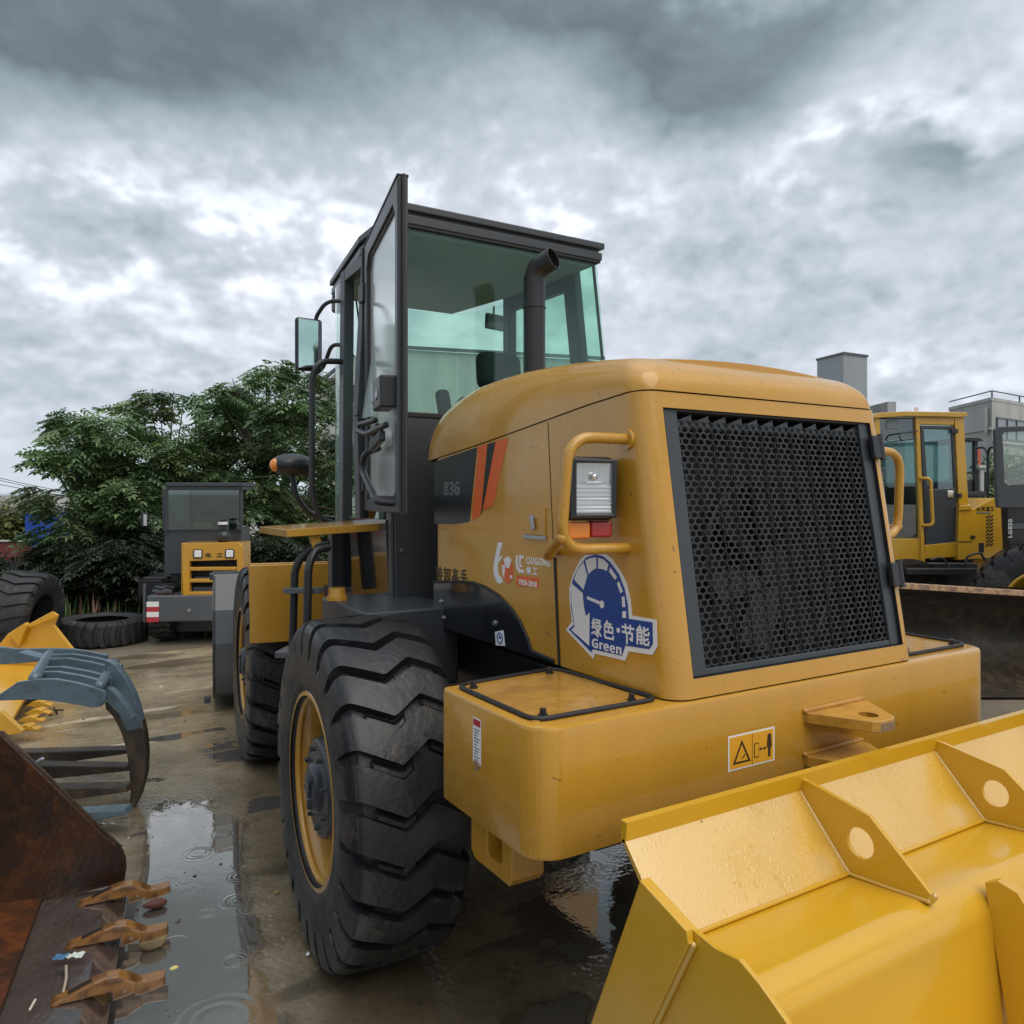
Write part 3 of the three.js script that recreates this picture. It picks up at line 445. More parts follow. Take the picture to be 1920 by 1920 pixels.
{
  const L = halfOutline(0.57, -0.36, 1.185, 0.072, [[HOLE[0], 1.185], [-0.25, 1.185]]), rightHalf = halfOutline(0.57, -0.36, 1.185, 0.05, [[-HOLE[1], 1.185], [-0.25, 1.185]]).map(([x, z]) => [-x, z]).reverse();
  const ring = [...L, ...rightHalf.slice(1)], rows = [0, 0.01, HOLEV[0], 0.2, 0.4, 0.6, 0.8, HOLEV[1], 0.99, 1];
  const geo = grid(ring.length - 1, rows.length - 1, (i, j) => {
    const [x, z] = ring[i], v = rows[j], w = Math.max(0, Math.min(1, (z + 0.36) / 1.545)) ** 2, zz = z - 0.145 * v * w, top = lerpAt(SEAM, zz) - 0.0025;
    return [x, BASE + v * (top - BASE), zz];
  }, { crease: 0.75, skip: (i, j) => { const [a, za] = ring[i], [b, zb] = ring[i + 1]; return za > 1.18 && zb > 1.18 && Math.min(a, b) >= HOLE[0] - 1e-6 && Math.max(a, b) <= HOLE[1] + 1e-6 && rows[j] >= HOLEV[0] - 1e-6 && rows[j + 1] <= HOLEV[1] + 1e-6; } });
  mk('hood_panel', geo, M.yellow, WL);
  const K = 9, rings = [];
  for (let k = 0; k <= K; k++) {
    const a = k / K * Math.PI / 2, d = 0.105 * (1 - Math.cos(a)), H = halfOutline(0.5725 - d, -0.452 + d * 0.8, 1.043 - d * 1.0, 0.073), H0 = halfOutline(0.5725, -0.452, 1.043, 0.073);
    const left = H.map(([x, z], i) => [x, mix(lerpAt(SEAM, H0[i][1]) + 0.0015, lerpAt(TOP, z), Math.sin(a)), z]);
    rings.push([...left, ...left.slice(0, -1).reverse().map(([x, y, z]) => [-x, y, z])]);
  }
  const n = rings[0].length, half = (n - 1) / 2;
  const cover = grid(n - 1, K + 1, (i, j) => j === 0 ? [rings[0][i][0] * 0.975, rings[0][i][1], rings[0][i][2] * 0.99] : rings[j - 1][i], { crease: 0.9 });
  const cap = grid(10, half, (i, j) => { const [x, y, z] = rings[K][j], t = i / 10; return [mix(x, -x, t), y + 0.020 * (1 - (2 * t - 1) ** 2) * ss(-0.46, -0.2, z), z]; });
  mk('hood_cover', [cover, cap], M.yellow, WL);
  mk('hood_core', bb([-0.55, 1.2, -0.33], [0.55, 1.9, 0.85], 0), M.black, WL);
}
// rear grille
const GM = new THREE.Matrix4(); { const up = V(0, 0.898, -0.145).normalize(), nrm = V(1, 0, 0).cross(up).normalize(); GM.makeBasis(V(1, 0, 0), up, nrm).setPosition(0, BASE, 1.185); }
const GH = Math.hypot(0.898, 0.145), g0 = HOLEV[0] * GH, g1 = HOLEV[1] * GH;
{
  const gr = part('rear_grille', WL), e = 0.002;
  const frame = [bb([HOLE[0] + 0.012, g0 + e, -0.05], [HOLE[0] + 0.066, g1 - e, -0.012], 0.004), bb([HOLE[1] - 0.052, g0 + e, -0.05], [HOLE[1] - e, g1 - e, -0.012], 0.004), bb([HOLE[0] + 0.052, g0 + e, -0.05], [HOLE[1] - 0.052, g0 + 0.022, -0.014], 0.004), bb([HOLE[0] + 0.052, g1 - 0.012, -0.05], [HOLE[1] - 0.052, g1 - e, -0.014], 0.004)];
  mk('grille_frame', on(frame, GM), M.slate, gr);
  const reveal = [bb([HOLE[0] - 0.004, g0 - 0.004, -0.045], [HOLE[0] + e, g1 + 0.004, -0.0015], 0), bb([HOLE[1] - e, g0 - 0.004, -0.045], [HOLE[1] + 0.004, g1 + 0.004, -0.0015], 0), bb([HOLE[0], g0 - 0.004, -0.045], [HOLE[1], g0 + e, -0.0015], 0), bb([HOLE[0], g1 - e, -0.045], [HOLE[1], g1 + 0.004, -0.0015], 0)];
  mk('rubber_reveal', on(reveal, GM), M.rubberSeal, gr);
  const x0 = HOLE[0] + 0.064, x1 = HOLE[1] - 0.05, y0 = g0 + 0.02, y1 = g1 - 0.012, nc = 28, p = (x1 - x0) / nc, R = p / Math.sqrt(3), r = p * 0.425, sq = 0.69, pos = [], pl = (x1 - x0) / 12;
  const rows = Math.ceil((y1 - 0.045 - y0) / (R * 1.5 * sq)), zAt = (x, k) => -0.018 - 0.0035 * (x - x0 - k * pl) / pl;   // the mesh is folded in shallow upright pleats
  for (let j = 0; j <= rows; j++) for (let i = 0; i <= nc; i++) {
    const cx = x0 + (i + (j % 2 ? 0.5 : 0)) * p, cy = y0 + j * R * 1.5 * sq; if (cx - p * 0.3 > x1 || cy > y1 - 0.03 || cx + p * 0.3 < x0) continue;
    const k = Math.max(0, Math.min(11, Math.floor((cx - x0) / pl))), cl = (x, y) => [Math.min(x1, Math.max(x0, x)), Math.min(y1, Math.max(y0, y))];
    for (let m = 0; m < 6; m++) {
      const a = (m + 0.5) / 6 * Math.PI * 2, b = (m + 1.5) / 6 * Math.PI * 2, pt = (q, an) => cl(cx + q * Math.cos(an), cy + q * sq * Math.sin(an));
      const O1 = pt(R, a), O2 = pt(R, b), I1 = pt(r, a), I2 = pt(r, b), f = (q) => zAt(q[0], k), g = (q) => zAt(q[0], k) - 0.004;
      pos.push(...O1, f(O1), ...O2, f(O2), ...I1, f(I1), ...O2, f(O2), ...I2, f(I2), ...I1, f(I1), ...I1, f(I1), ...I2, f(I2), ...I1, g(I1), ...I2, f(I2), ...I2, g(I2), ...I1, g(I1));
    }
  }
  const hg = new THREE.BufferGeometry(); hg.setAttribute('position', new THREE.Float32BufferAttribute(pos, 3)); hg.computeVertexNormals();
  mk('honeycomb_mesh', on([hg], GM), M.meshBlack, gr);
  for (let k = 0; k < 12; k++) {
    const xa = x0 + k * pl;
    mk('pleat_end', on([flat([[xa + 0.002, y1 - 0.052], [xa + pl - 0.001, y1 - 0.052], [xa + pl - 0.001, y1 - 0.004], [xa + 0.002, y1 - 0.030]], -0.029, 0.003)], GM), M.slate, gr);
    if (k) mk('pleat_edge', on([bb([xa - 0.0006, y0, -0.024], [xa + 0.0006, y1 - 0.05, -0.0185], 0)], GM), M.black, gr);
  }
  mk('shroud', on([bb([HOLE[0] - 0.02, g0 - 0.03, -0.20], [HOLE[1] + 0.02, g1 + 0.02, -0.19], 0), bb([HOLE[0] - 0.02, g0 - 0.03, -0.19], [HOLE[0] - 0.01, g1 + 0.02, -0.05], 0), bb([HOLE[1] + 0.01, g0 - 0.03, -0.19], [HOLE[1] + 0.02, g1 + 0.02, -0.05], 0), bb([HOLE[0] - 0.02, g0 - 0.035, -0.19], [HOLE[1] + 0.02, g0 - 0.03, -0.05], 0), bb([HOLE[0] - 0.02, g1 + 0.02, -0.19], [HOLE[1] + 0.02, g1 + 0.025, -0.05], 0)], GM), M.rubberSeal, gr);
  mk('fan', on([tf(new THREE.TorusGeometry(0.30, 0.012, 8, 48), [0.05, 0.36, -0.14]), cyl(0.07, 0.04, [0.05, 0.36, -0.14], 'z'), ...[0, 1, 2, 3, 4, 5, 6].map((k) => tf(new THREE.BoxGeometry(0.10, 0.22, 0.004).rotateY(0.5).translate(0, 0.17, 0).rotateZ(k * 0.898), [0.05, 0.36, -0.14]))], GM), M.meshBlack, gr);
  for (const yy of [0.30, 0.76]) mk('grille_hinge', on([bx(0.052, 0.085, 0.02, [HOLE[1] + 0.002, yy, 0.008], [0, 0, 0], 0.005), cyl(0.010, 0.095, [HOLE[1] + 0.024, yy, 0.014])], GM), M.black, gr);
}
// exhaust stack
{ const p = part('exhaust_stack', WL), c = V(0, 0, -0.415), e = V(0.10, -0.006, 0.05);
  mk('pipe', tube([[0, 2.15, c.z], [0, 2.89, c.z], [0.045, 2.925, c.z + 0.10]], 0.054, 0.20, 24, false), M.black, p);
  const end = V(0.045, 2.925, c.z + 0.10), dir = V(0.045, 0.035, 0.10).normalize();
  mk('pipe_mouth', [new THREE.CircleGeometry(0.05, 24).applyMatrix4(new THREE.Matrix4().lookAt(dir, V(0, 0, 0), V(0, 1, 0)).setPosition(end.clone().addScaledVector(dir, -0.03))), new THREE.TorusGeometry(0.052, 0.004, 8, 28).applyMatrix4(new THREE.Matrix4().lookAt(dir, V(0, 0, 0), V(0, 1, 0)).setPosition(end))], M.meshBlack, p);
  mk('clamp_ring', tf(new THREE.TorusGeometry(0.055, 0.0035, 8, 28), [0, 2.70, c.z], [Math.PI / 2, 0, 0]), M.black, p); }
// lamp guards and tail lamps
for (const s of [-1, 1]) {
  const X = s * 0.57;
  mk('grab_rail', [tube([[X, 1.952, 0.985], [s * 0.79, 1.950, 0.99], [s * 0.803, 1.625, 0.97], [X - s * 0.01, 1.625, 0.985]], 0.0165, 0.085, 14), cyl(0.032, 0.012, [X + s * 0.004, 1.952, 0.985], 'x'), tube([[s * 0.801, 1.66, 0.972], [s * 0.74, 1.592, 0.80], [X, 1.595, 0.60]], 0.0165, 0.06, 12)], M.yellow, WL);
  const lamp = part('tail_lamp', WL, [s * 0.667, 1.803, 0.915], [0, s * 0.22, 0]);
  const W2 = 0.080, H2 = 0.096;
  mk('housing', [bx(W2 * 2, H2 * 2, 0.07, [0, 0, 0], [0, 0, 0], 0.022), bx(0.05, 0.10, 0.10, [-s * 0.045, 0, -0.06], [0, 0, 0], 0.01)], M.black, lamp);
  mk('reflector', grid(24, 30, (i, j) => { const x = (i / 24 - 0.5) * 0.116, y = (j / 30 - 0.5) * 0.15, bowl = 0.012 * ((x / 0.058) ** 2 + (y / 0.075) ** 2), rib = y < 0.01 ? 0.0022 * Math.sin(y * 520) : 0.0008 * Math.sin(x * 300); return [x, y, 0.037 + bowl * 0.35 + rib]; }), M.lampGlass, lamp);
  mk('bulb', [tf(new THREE.SphereGeometry(0.012, 16, 10), [0.0, 0.035, 0.044]), bx(0.05, 0.005, 0.004, [0, 0.018, 0.046], [0, 0, 0], 0.001)], M.chrome, lamp);
  mk('lens', bx(0.118, 0.152, 0.004, [0, 0, 0.052], [0, 0, 0], 0.002), M.lens, lamp);
  mk('bezel', ext([[-0.07, -0.087], [0.07, -0.087], [0.074, 0.087], [-0.07, 0.087]], 0.022, { bevel: 0.004, holes: [{ pts: [[-0.058, -0.075], [-0.058, 0.075], [0.058, 0.075], [0.058, -0.075]] }] }).translate(0, 0, 0.034), M.black, lamp);
  mk('turn_signal', bx(0.072, 0.052, 0.05, [s * 0.036, -0.125, 0.0], [0, 0, 0], 0.008), M.amber, lamp);
  mk('brake_lamp', bx(0.07, 0.05, 0.05, [-s * 0.037, -0.122, 0.0], [0, 0, 0], 0.008), M.red, lamp);
}
// left flank: wheel arch panel, panel joint, latch, printed livery
const XS = -0.5705;
{
  const P = (pts) => pts.map(([px, py]) => { const q = at(px, py, { x: -0.575 }); return [q.z, q.y]; });
  const archPts = [[-0.35, 1.205], [-0.35, 1.392], [-0.10, 1.418], [0.02, 1.424], [0.12, 1.416], [0.22, 1.395], [0.31, 1.36], [0.38, 1.315], [0.43, 1.262], [0.455, 1.222], [0.60, 1.212], [0.60, 1.205]];
  mk('arch_panel', on([flat(archPts, 0, 0.005, { bevel: 0.0015 })], ON_LEFT(XS)), M.gloss, WL);
  mk('arch_seal', on([tube(archPts.slice(1, -1).map(([z, y]) => [z, y + 0.004, 0.003]), 0.006, 0, 8, false)].flat(), ON_LEFT(XS)), M.rubberSeal, WL);
  mks('panel_bolt', [[-0.27, 1.318], [0.20, 1.29], [-0.25, 1.25]].map(([z, y]) => on([cyl(0.008, 0.014, [z, y, 0.008], 'z', 0.008, 6), cyl(0.013, 0.004, [z, y, 0.006], 'z')], ON_LEFT(XS))), M.steel, WL);
  mk('panel_joint', on([flat([[0.620, 1.21], [0.623, 1.21], [0.558, 2.036], [0.555, 2.036]], 0, 0.0008), flat([[0.622, 1.205], [0.634, 1.205], [0.606, 1.57], [0.594, 1.57]], 0.0009, 0.003, { bevel: 0.001 })], ON_LEFT(XS)), M.rubberSeal, WL);
  const latch = part('door_latch', WL);
  mk('latch_plate', on([flat([[0.41, 1.642], [0.545, 1.642], [0.545, 1.737], [0.41, 1.737]], 0, 0.004, { bevel: 0.001 })], ON_LEFT(XS)), M.yellow, latch);
  mk('lock', on([cyl(0.014, 0.012, [0.47, 1.70, 0.008], 'z'), bx(0.02, 0.05, 0.006, [0.475, 1.685, 0.012], [0, 0, 0.25], 0.002), flat([[0.40, 1.628], [0.55, 1.628], [0.55, 1.640], [0.40, 1.640]], 0, 0.006)], ON_LEFT(XS)), M.steel, latch);
  // livery
  const dec = (name, geos, m) => mk(name, on(geos, ON_LEFT(XS)), m, WL);
  dec('livery_panel', [flat([[-0.352, 1.655], [-0.352, 1.931], [0.045, 1.976], [-0.02, 1.674], [-0.15, 1.66]], 0, 0.0009)], M.decalDark);
  dec('livery_stripe', [flat([[0.056, 1.977], [0.128, 1.984], [0.074, 1.703], [0.0, 1.678]], 0, 0.0009)], M.orange);
  dec('livery_stripe', [flat([[0.196, 1.990], [0.290, 1.998], [0.175, 1.745], [0.092, 1.722]], 0, 0.0009)], M.orange);
  dec('livery_stripe', [flat([[0.132, 1.984], [0.192, 1.990], [0.088, 1.720], [0.078, 1.704]], 0, 0.0009)], M.decalDark);
  dec('model_number', [text('836', -0.255, 1.782, 0.15, 0.058, 0.0012)].map((g) => g.translate(0, 0, 0.0009)), M.decalGrey);
  dec('slogan', ['load', 'unload', 'high', 'hand'].map((g, k) => glyph(g, -0.335 + k * 0.077, 1.468 + k * 0.003, 0.066, 0.068, 0.0068)), M.ink);
  const S2 = ([X, Y]) => { const q = at(800 + X / 7.385, 990 + Y / 7.385, { x: XS }); return [q.z, q.y]; }, poly2 = (p, z = 0) => flat(p.map(S2), z, 0.0009);
  const ell = (cx, cy, rx, ry) => Array.from({ length: 20 }, (_, k) => [cx + rx * Math.cos(k / 20 * 6.283), cy + ry * Math.sin(k / 20 * 6.283) + 0.25 * rx * Math.cos(k / 20 * 6.283)]);
  dec('jubilee_mark', [poly2([[990, 200], [1055, 200], [1020, 330], [1000, 410], [1040, 380], [1050, 410], [1000, 470], [985, 540], [990, 620], [1010, 660], [1050, 700], [1055, 750], [1015, 775], [970, 750], [935, 650], [925, 560], [940, 440], [970, 300]]), poly2([[1070, 430], [1130, 390], [1180, 440], [1165, 500], [1140, 560], [1110, 545], [1085, 500]], 0.001), poly2([[1050, 510], [1090, 520], [1085, 600], [1075, 690], [1055, 640]], 0.001), poly2([[1160, 650], [1190, 660], [1185, 705], [1160, 690]], 0.001)], M.white);
  dec('jubilee_globe', [poly2(ell(1122, 575, 78, 190))], M.orange);
  dec('maker_emblem', [poly2([[1240, 375], [1265, 380], [1265, 520], [1290, 570], [1350, 580], [1350, 625], [1275, 615], [1245, 560], [1235, 480]]), poly2([[1280, 380], [1345, 380], [1345, 425], [1305, 425], [1305, 510], [1330, 545], [1285, 540]])], M.white);
  const a = S2([1382, 492]), b = S2([1715, 515]), c = S2([1382, 395]);
  dec('maker_name', [text('LIUGONG', a[0], a[1], b[0] - a[0], c[1] - a[1]), glyph('willow', S2([1385, 530])[0], S2([1385, 530])[1], 0.030, 0.028, 0.0036), glyph('work', S2([1470, 540])[0], S2([1470, 540])[1], 0.030, 0.028, 0.0045)], M.white);
  dec('jubilee_plate', [poly2([[1240, 655], [1555, 690], [1550, 835], [1245, 800]])], M.orange);
  const d0 = S2([1275, 780]); dec('jubilee_years', [text('1958-2018', d0[0], d0[1], S2([1530, 780])[0] - d0[0], 0.020).translate(0, 0, 0.001)], M.white);
  // round energy saving badge
  const S = ([X, Y]) => { const q = at(1040 + X / 8.348, 1020 + Y / 8.348, { x: XS }); return [q.z, q.y]; }, poly = (p, z) => flat(p.map(S), z, 0.0009);
  dec('badge_edge', [poly([[620, 100], [760, 130], [900, 230], [1040, 430], [1130, 620], [1190, 860], [1215, 1120], [1595, 1185], [1610, 1600], [1535, 1735], [1160, 1680], [1105, 1825], [630, 1715], [610, 1800], [180, 1345], [275, 1215], [235, 900], [230, 700], [290, 470], [400, 250], [520, 130]], 0)], M.white);
  dec('badge_dial', [poly([[640, 165], [760, 190], [880, 290], [1010, 470], [1100, 700], [1150, 950], [1165, 1170], [1535, 1225], [1545, 1560], [1490, 1645], [1110, 1590], [1060, 1750], [600, 1645], [580, 1695], [225, 1335], [310, 1265], [265, 1000], [255, 780], [290, 560], [380, 360], [500, 210]], 0.001)], M.blue);
  const seg = [[[275, 620], [445, 765], [465, 980], [495, 1130], [555, 1075], [550, 1590], [270, 1345], [325, 1290], [290, 1050], [265, 850]], [[460, 285], [520, 500], [460, 715], [315, 555], [370, 400]], [[490, 255], [570, 218], [660, 205], [660, 380], [600, 410], [540, 475]], [[690, 215], [770, 240], [850, 315], [825, 420], [760, 390], [690, 385]], [[880, 365], [985, 520], [955, 560], [860, 430]], [[1015, 585], [1075, 745], [1040, 770], [985, 620]], [[1060, 825], [1100, 820], [1115, 985], [1070, 985]], [[1070, 1050], [1125, 1050], [1125, 1160], [1070, 1150]], [[515, 815], [715, 895], [705, 945], [515, 860]], ell(748, 945, 34, 60)];
  const box = (n, X, Y, X2, Y2, t) => { const p = S([X, Y]), q = S([X2, Y + (X2 - X) * 0.26]), r = S([X, Y2]); return glyph(n, p[0], p[1], q[0] - p[0], p[1] - r[1], t); };
  const gr = S([595, 1612]), gr2 = S([1055, 1612]), gr3 = S([595, 1468]);
  dec('badge_print', [seg.map((p) => poly(p, 0)), box('green', 588, 1150, 745, 1440, 0.0058), box('colour', 770, 1185, 945, 1475, 0.0062), poly(ell(1005, 1350, 26, 40), 0), box('save', 1055, 1235, 1260, 1535, 0.0066), box('power', 1280, 1262, 1500, 1560, 0.0062), text('Green', gr[0], gr[1], gr2[0] - gr[0], gr3[1] - gr[1])].flat(9).map((g) => g.translate(0, 0, 0.002)), M.white);
  // small round seal sticker low on the arch panel
  const st = part('round_sticker', WL);
  mk('paper', on([flat([[0.205, 1.205], [0.275, 1.215], [0.262, 1.272], [0.198, 1.256]], 0.005, 0.0008)], ON_LEFT(XS)), M.white, st);
  mk('print', on([tf(new THREE.TorusGeometry(0.019, 0.003, 4, 24), [0.236, 1.238, 0.0062]), flat([[0.226, 1.236], [0.246, 1.236], [0.236, 1.25]], 0.0058, 0.0006)], ON_LEFT(XS)), M.blue, st);
  // notice label on the counterweight's side
  const q = (px, py) => { const p = at(px, py, { x: -1.0335 }); return [p.z, p.y]; }, la = q(887, 1343), lb = q(902, 1350), lc = q(905, 1436), x0 = la[0], x1 = lb[0], yt = la[1], yb = q(889, 1429)[1], LB = part('notice_label', WL), lab = (g, m, n) => mk(n, on(g, ON_LEFT(-1.0335)), m, LB);
  const labs = (gs, m, n) => gs.forEach((g) => lab([g], m, n)), rect = (a, b, c, d, z) => flat([[a, c], [b, c], [b, d], [a, d]], z, 0.0006);
  lab([rect(x0, x1, yb, yt, 0)], M.white, 'paper');
  labs([rect(x0 + 0.003, x1 - 0.003, yt - 0.022, yt - 0.004, 0.0007), rect(x0 + 0.003, x1 - 0.003, yb + 0.003, yb + 0.006, 0.0007)], M.signRed, 'header');
  labs(Array.from({ length: 14 }, (_, k) => rect(x0 + 0.008, x1 - 0.008 - 0.006 * (k % 3), yt - 0.034 - k * 0.0085, yt - 0.031 - k * 0.0085, 0.0007)), M.decalGrey, 'text_line');
  // crush warning on the rear face
  const w = (px, py) => { const p = at(px, py, { z: 1.1985 }); return [p.x, p.y]; }, wa = w(1365, 1381), wb = w(1452, 1362), wc = w(1457, 1424), X0 = wa[0], X1 = wb[0], Y1 = (wa[1] + wb[1]) / 2, Y0 = wc[1], W = X1 - X0, Hh = Y1 - Y0, WS = part('warning_sign', WL), z = 1.1985;
  const rz = (a, b, c, d, zz) => flat([[X0 + a * W, Y0 + c * Hh], [X0 + b * W, Y0 + c * Hh], [X0 + b * W, Y0 + d * Hh], [X0 + a * W, Y0 + d * Hh]], z + zz, 0.0006), U = (a, b) => [X0 + a * W, Y0 + b * Hh];
  mk('sign_border', [rz(0, 1, 0, 1, 0)], M.white, WS);
  mk('sign_face', [rz(0.03, 0.97, 0.05, 0.95, 0.0008)], M.signYellow, WS);
  const ink = [flat([U(0.09, 0.17), U(0.47, 0.17), U(0.28, 0.83)], z + 0.0016, 0.0005, { holes: [{ pts: [U(0.145, 0.225), U(0.28, 0.71), U(0.415, 0.225)] }] }), rz(0.5, 0.506, 0.05, 0.95, 0.0016), rz(0.545, 0.645, 0.22, 0.64, 0.0016), rz(0.66, 0.80, 0.42, 0.455, 0.0016),
    flat([U(0.655, 0.44), U(0.69, 0.38), U(0.69, 0.50)], z + 0.0016, 0.0005), flat([U(0.805, 0.44), U(0.77, 0.38), U(0.77, 0.50)], z + 0.0016, 0.0005), tf(new THREE.CircleGeometry(0.0085, 16), [...U(0.875, 0.76), z + 0.0022]),
    flat([U(0.83, 0.70), U(0.92, 0.70), U(0.93, 0.42), U(0.912, 0.42), U(0.905, 0.6), U(0.90, 0.16), U(0.878, 0.16), U(0.875, 0.4), U(0.872, 0.16), U(0.85, 0.16), U(0.845, 0.6), U(0.838, 0.42), U(0.82, 0.42)], z + 0.0016, 0.0005), flat([U(0.25, 0.30), U(0.33, 0.32), U(0.36, 0.42), U(0.33, 0.40), U(0.31, 0.35)], z + 0.0016, 0.0005)];
  mk('sign_print', ink, M.ink, WS);
  mk('sign_window', [rz(0.558, 0.632, 0.25, 0.61, 0.0022)], M.signYellow, WS);
}

// cab
{
  const zR = -0.66, zB = -1.13, zF = -2.10, hw = (y) => lerpAt([[1.2, 0.625], [1.9, 0.645], [2.2, 0.648], [2.55, 0.628], [3.1, 0.566]], y);
  const cab = part('cab', WL);
  const roofPlan = (o) => [[-0.575 - o, zR + o], [0.575 + o, zR + o], [0.575 + o, -1.23], [0.43 + o, zF - o - 0.03], [-0.43 - o, zF - o - 0.03], [-0.575 - o, -1.23]];
  mk('roof', [prismY(roofPlan(0.028), 3.142, 3.178, { bevel: 0.006 }), prismY(roofPlan(0.004), 3.122, 3.142, { bevel: 0 }), prismY(roofPlan(0.018), 3.082, 3.124, { bevel: 0.004 })], M.slate, cab);
  mk('roof_seal', prismY(roofPlan(0.012), 3.068, 3.084, { bevel: 0.002 }), M.rubberSeal, cab);
  mk('ceiling', prismY(roofPlan(-0.03), 3.05, 3.0675, { bevel: 0 }), M.liner, cab);
  const posts = [];
  for (const s of [-1, 1]) {
    posts.push(bar([s * 0.553, 3.075, zR - 0.012], [s * 0.618, 2.55, zR - 0.012], 0.014, 0.018), bar([s * 0.618, 2.55, zR - 0.012], [s * 0.638, 2.17, zR - 0.012], 0.014, 0.018));
    posts.push(bar([s * 0.548, 3.075, -1.56], [s * 0.56, 1.25, -1.575], 0.06, 0.075));
  }
  posts.push(bar([-0.57, 3.075, zB - 0.04], [-0.62, 2.2, zB - 0.04], 0.05, 0.07), bar([-0.62, 2.2, zB - 0.04], [-0.605, 1.66, zB - 0.04], 0.05, 0.07), bar(at(630, 995, { z: -1.3 }), at(630, 1110, { z: -1.3 }), 0.07, 0.07));
  posts.push(bar([0.565, 3.075, -0.90], [0.635, 2.2, -0.86], 0.05, 0.115), bar([0.635, 2.2, -0.86], [0.62, 1.3, -0.86], 0.05, 0.115));
  posts.push(bar([-0.57, 3.045, zB], [-0.55, 3.045, -1.56], 0.05, 0.07), bar([0.57, 3.035, -0.9], [0.55, 3.035, -1.56], 0.05, 0.12));
  mk('pillar', posts, M.slate, cab);
  const ySill = 2.182, rp = (y) => [[-hw(y), y, zR], [hw(y), y, zR]];
  mk('rear_window', plate([rp(ySill)[0], rp(ySill)[1], rp(2.55)[1], rp(3.068)[1], rp(3.068)[0], rp(2.55)[0]], 0.006, { bevel: 0 }), M.glass, cab);
  const wsP = new THREE.CatmullRomCurve3([V(-0.555, 0, -1.60), V(-0.52, 0, -1.86), V(-0.40, 0, -2.05), V(-0.15, 0, -2.115), V(0.15, 0, -2.115), V(0.40, 0, -2.05), V(0.52, 0, -1.86), V(0.555, 0, -1.60)]).getSpacedPoints(28);
  mk('windscreen', grid(28, 1, (i, j) => [wsP[i].x, j ? 3.045 : 1.30, wsP[i].z]), M.glass, cab);
  mk('side_window', [plate([[-0.643, ySill, zR - 0.02], [-0.562, 3.06, zR - 0.02], [-0.566, 3.06, zB], [-0.618, ySill, zB]], 0.006, { bevel: 0 })], M.glass, cab);
  mk('side_window', plate([[0.643, ySill, zR - 0.02], [0.562, 3.06, zR - 0.02], [0.566, 3.06, -0.84], [0.634, ySill, -0.80]], 0.006, { bevel: 0 }), M.glass, cab);
  mk('side_window', plate([[0.632, 1.7, -0.92], [0.568, 2.98, -0.96], [0.556, 2.98, -1.53], [0.57, 1.7, -1.53]], 0.006, { bevel: 0 }), M.glass, cab);
  mk('window_seal', [bar([-hw(ySill), ySill - 0.012, zR + 0.004], [hw(ySill), ySill - 0.012, zR + 0.004], 0.012, 0.026)], M.rubberSeal, cab);
  mk('cab_body', [prismZ([[-0.628, 1.17], [0.628, 1.17], [0.645, 2.165], [-0.645, 2.165]], zR - 0.05, zR + 0.004, { bevel: 0.006 }), bb([0.55, 1.2, -1.6], [0.62, 1.72, -0.7], 0.01), bb([-0.6, 1.18, -2.05], [0.6, 1.24, -0.7], 0)], M.slate, cab);
  mk('side_panel', [plate([[-0.612, 1.15, -0.715], [-0.628, 1.665, -0.715], [-0.60, 1.665, -1.25], [-0.60, 1.665, -1.30], [-0.59, 1.22, -1.30], [-0.58, 1.22, -1.05]], 0.02, { bevel: 0.002, shift: 0 })], M.gloss, cab);
  mk('corner_cover', [plate([[-0.629, 1.13, -0.66], [-0.646, 2.165, -0.66], [-0.640, 2.165, -0.735], [-0.624, 1.25, -0.735], [-0.622, 1.17, -0.71]], 0.012, { bevel: 0.002, shift: 0 })], M.slate, cab);
  mks('panel_bolt', [[-0.60, 1.52], [-0.58, 1.28]].map(([x, y]) => cyl(0.008, 0.008, [x, y, zR + 0.008], 'z')), M.steel, cab);
  // inside
  const seat = part('operator_seat', WL, [0.06, 0, -1.0]);
  const hr = at(935, 690, { z: -0.93 });
  seat.position.set(hr.x, 0, hr.z);
  mk('headrest', bx(0.27, 0.21, 0.10, [0, hr.y - 0.02, 0], [-0.1, 0, 0], 0.05), M.cloth, seat);
  mks('headrest_post', [cyl(0.008, 0.16, [-0.06, hr.y - 0.16, -0.005]), cyl(0.008, 0.16, [0.06, hr.y - 0.16, -0.005])], M.steel, seat);
  mk('backrest', bx(0.47, 0.62, 0.13, [0.0, hr.y - 0.47, -0.02], [-0.12, 0, 0], 0.06), M.cloth, seat);
  mk('cushion', bx(0.50, 0.14, 0.5, [0, hr.y - 0.80, -0.26], [0, 0, 0], 0.05), M.cloth, seat);
  mk('armrest', [bx(0.075, 0.26, 0.06, [-0.30, hr.y - 0.26, -0.06], [-0.2, 0, 0.06], 0.025), bx(0.07, 0.05, 0.28, [-0.30, hr.y - 0.42, -0.16], [0, 0, 0], 0.02)], M.cloth, seat);
  mk('pedestal', bx(0.34, 0.34, 0.36, [0, 1.42, -0.24], [0, 0, 0], 0.02), M.black, seat);
  const st = part('steering_wheel', WL, [-0.02, 2.02, -1.66], [-0.95, 0, 0]);
  mk('wheel_rim', tf(new THREE.TorusGeometry(0.19, 0.014, 10, 40)), M.black, st);
  mk('spoke', [bx(0.36, 0.03, 0.012, [0, 0, 0]), bx(0.03, 0.36, 0.012, [0, 0, 0]), cyl(0.045, 0.03, [0, 0, 0], 'z')], M.black, st);
  mk('steering_column', bar([-0.02, 2.0, -1.68], [-0.02, 1.3, -1.9], 0.1, 0.1, 0.03), M.black, WL);
  mk('dashboard', [bx(0.62, 0.16, 0.16, [0, 1.88, -1.92], [0.3, 0, 0], 0.04), bx(0.16, 0.10, 0.08, [-0.25, 1.99, -1.75], [0, 0, 0], 0.02)], M.black, WL);
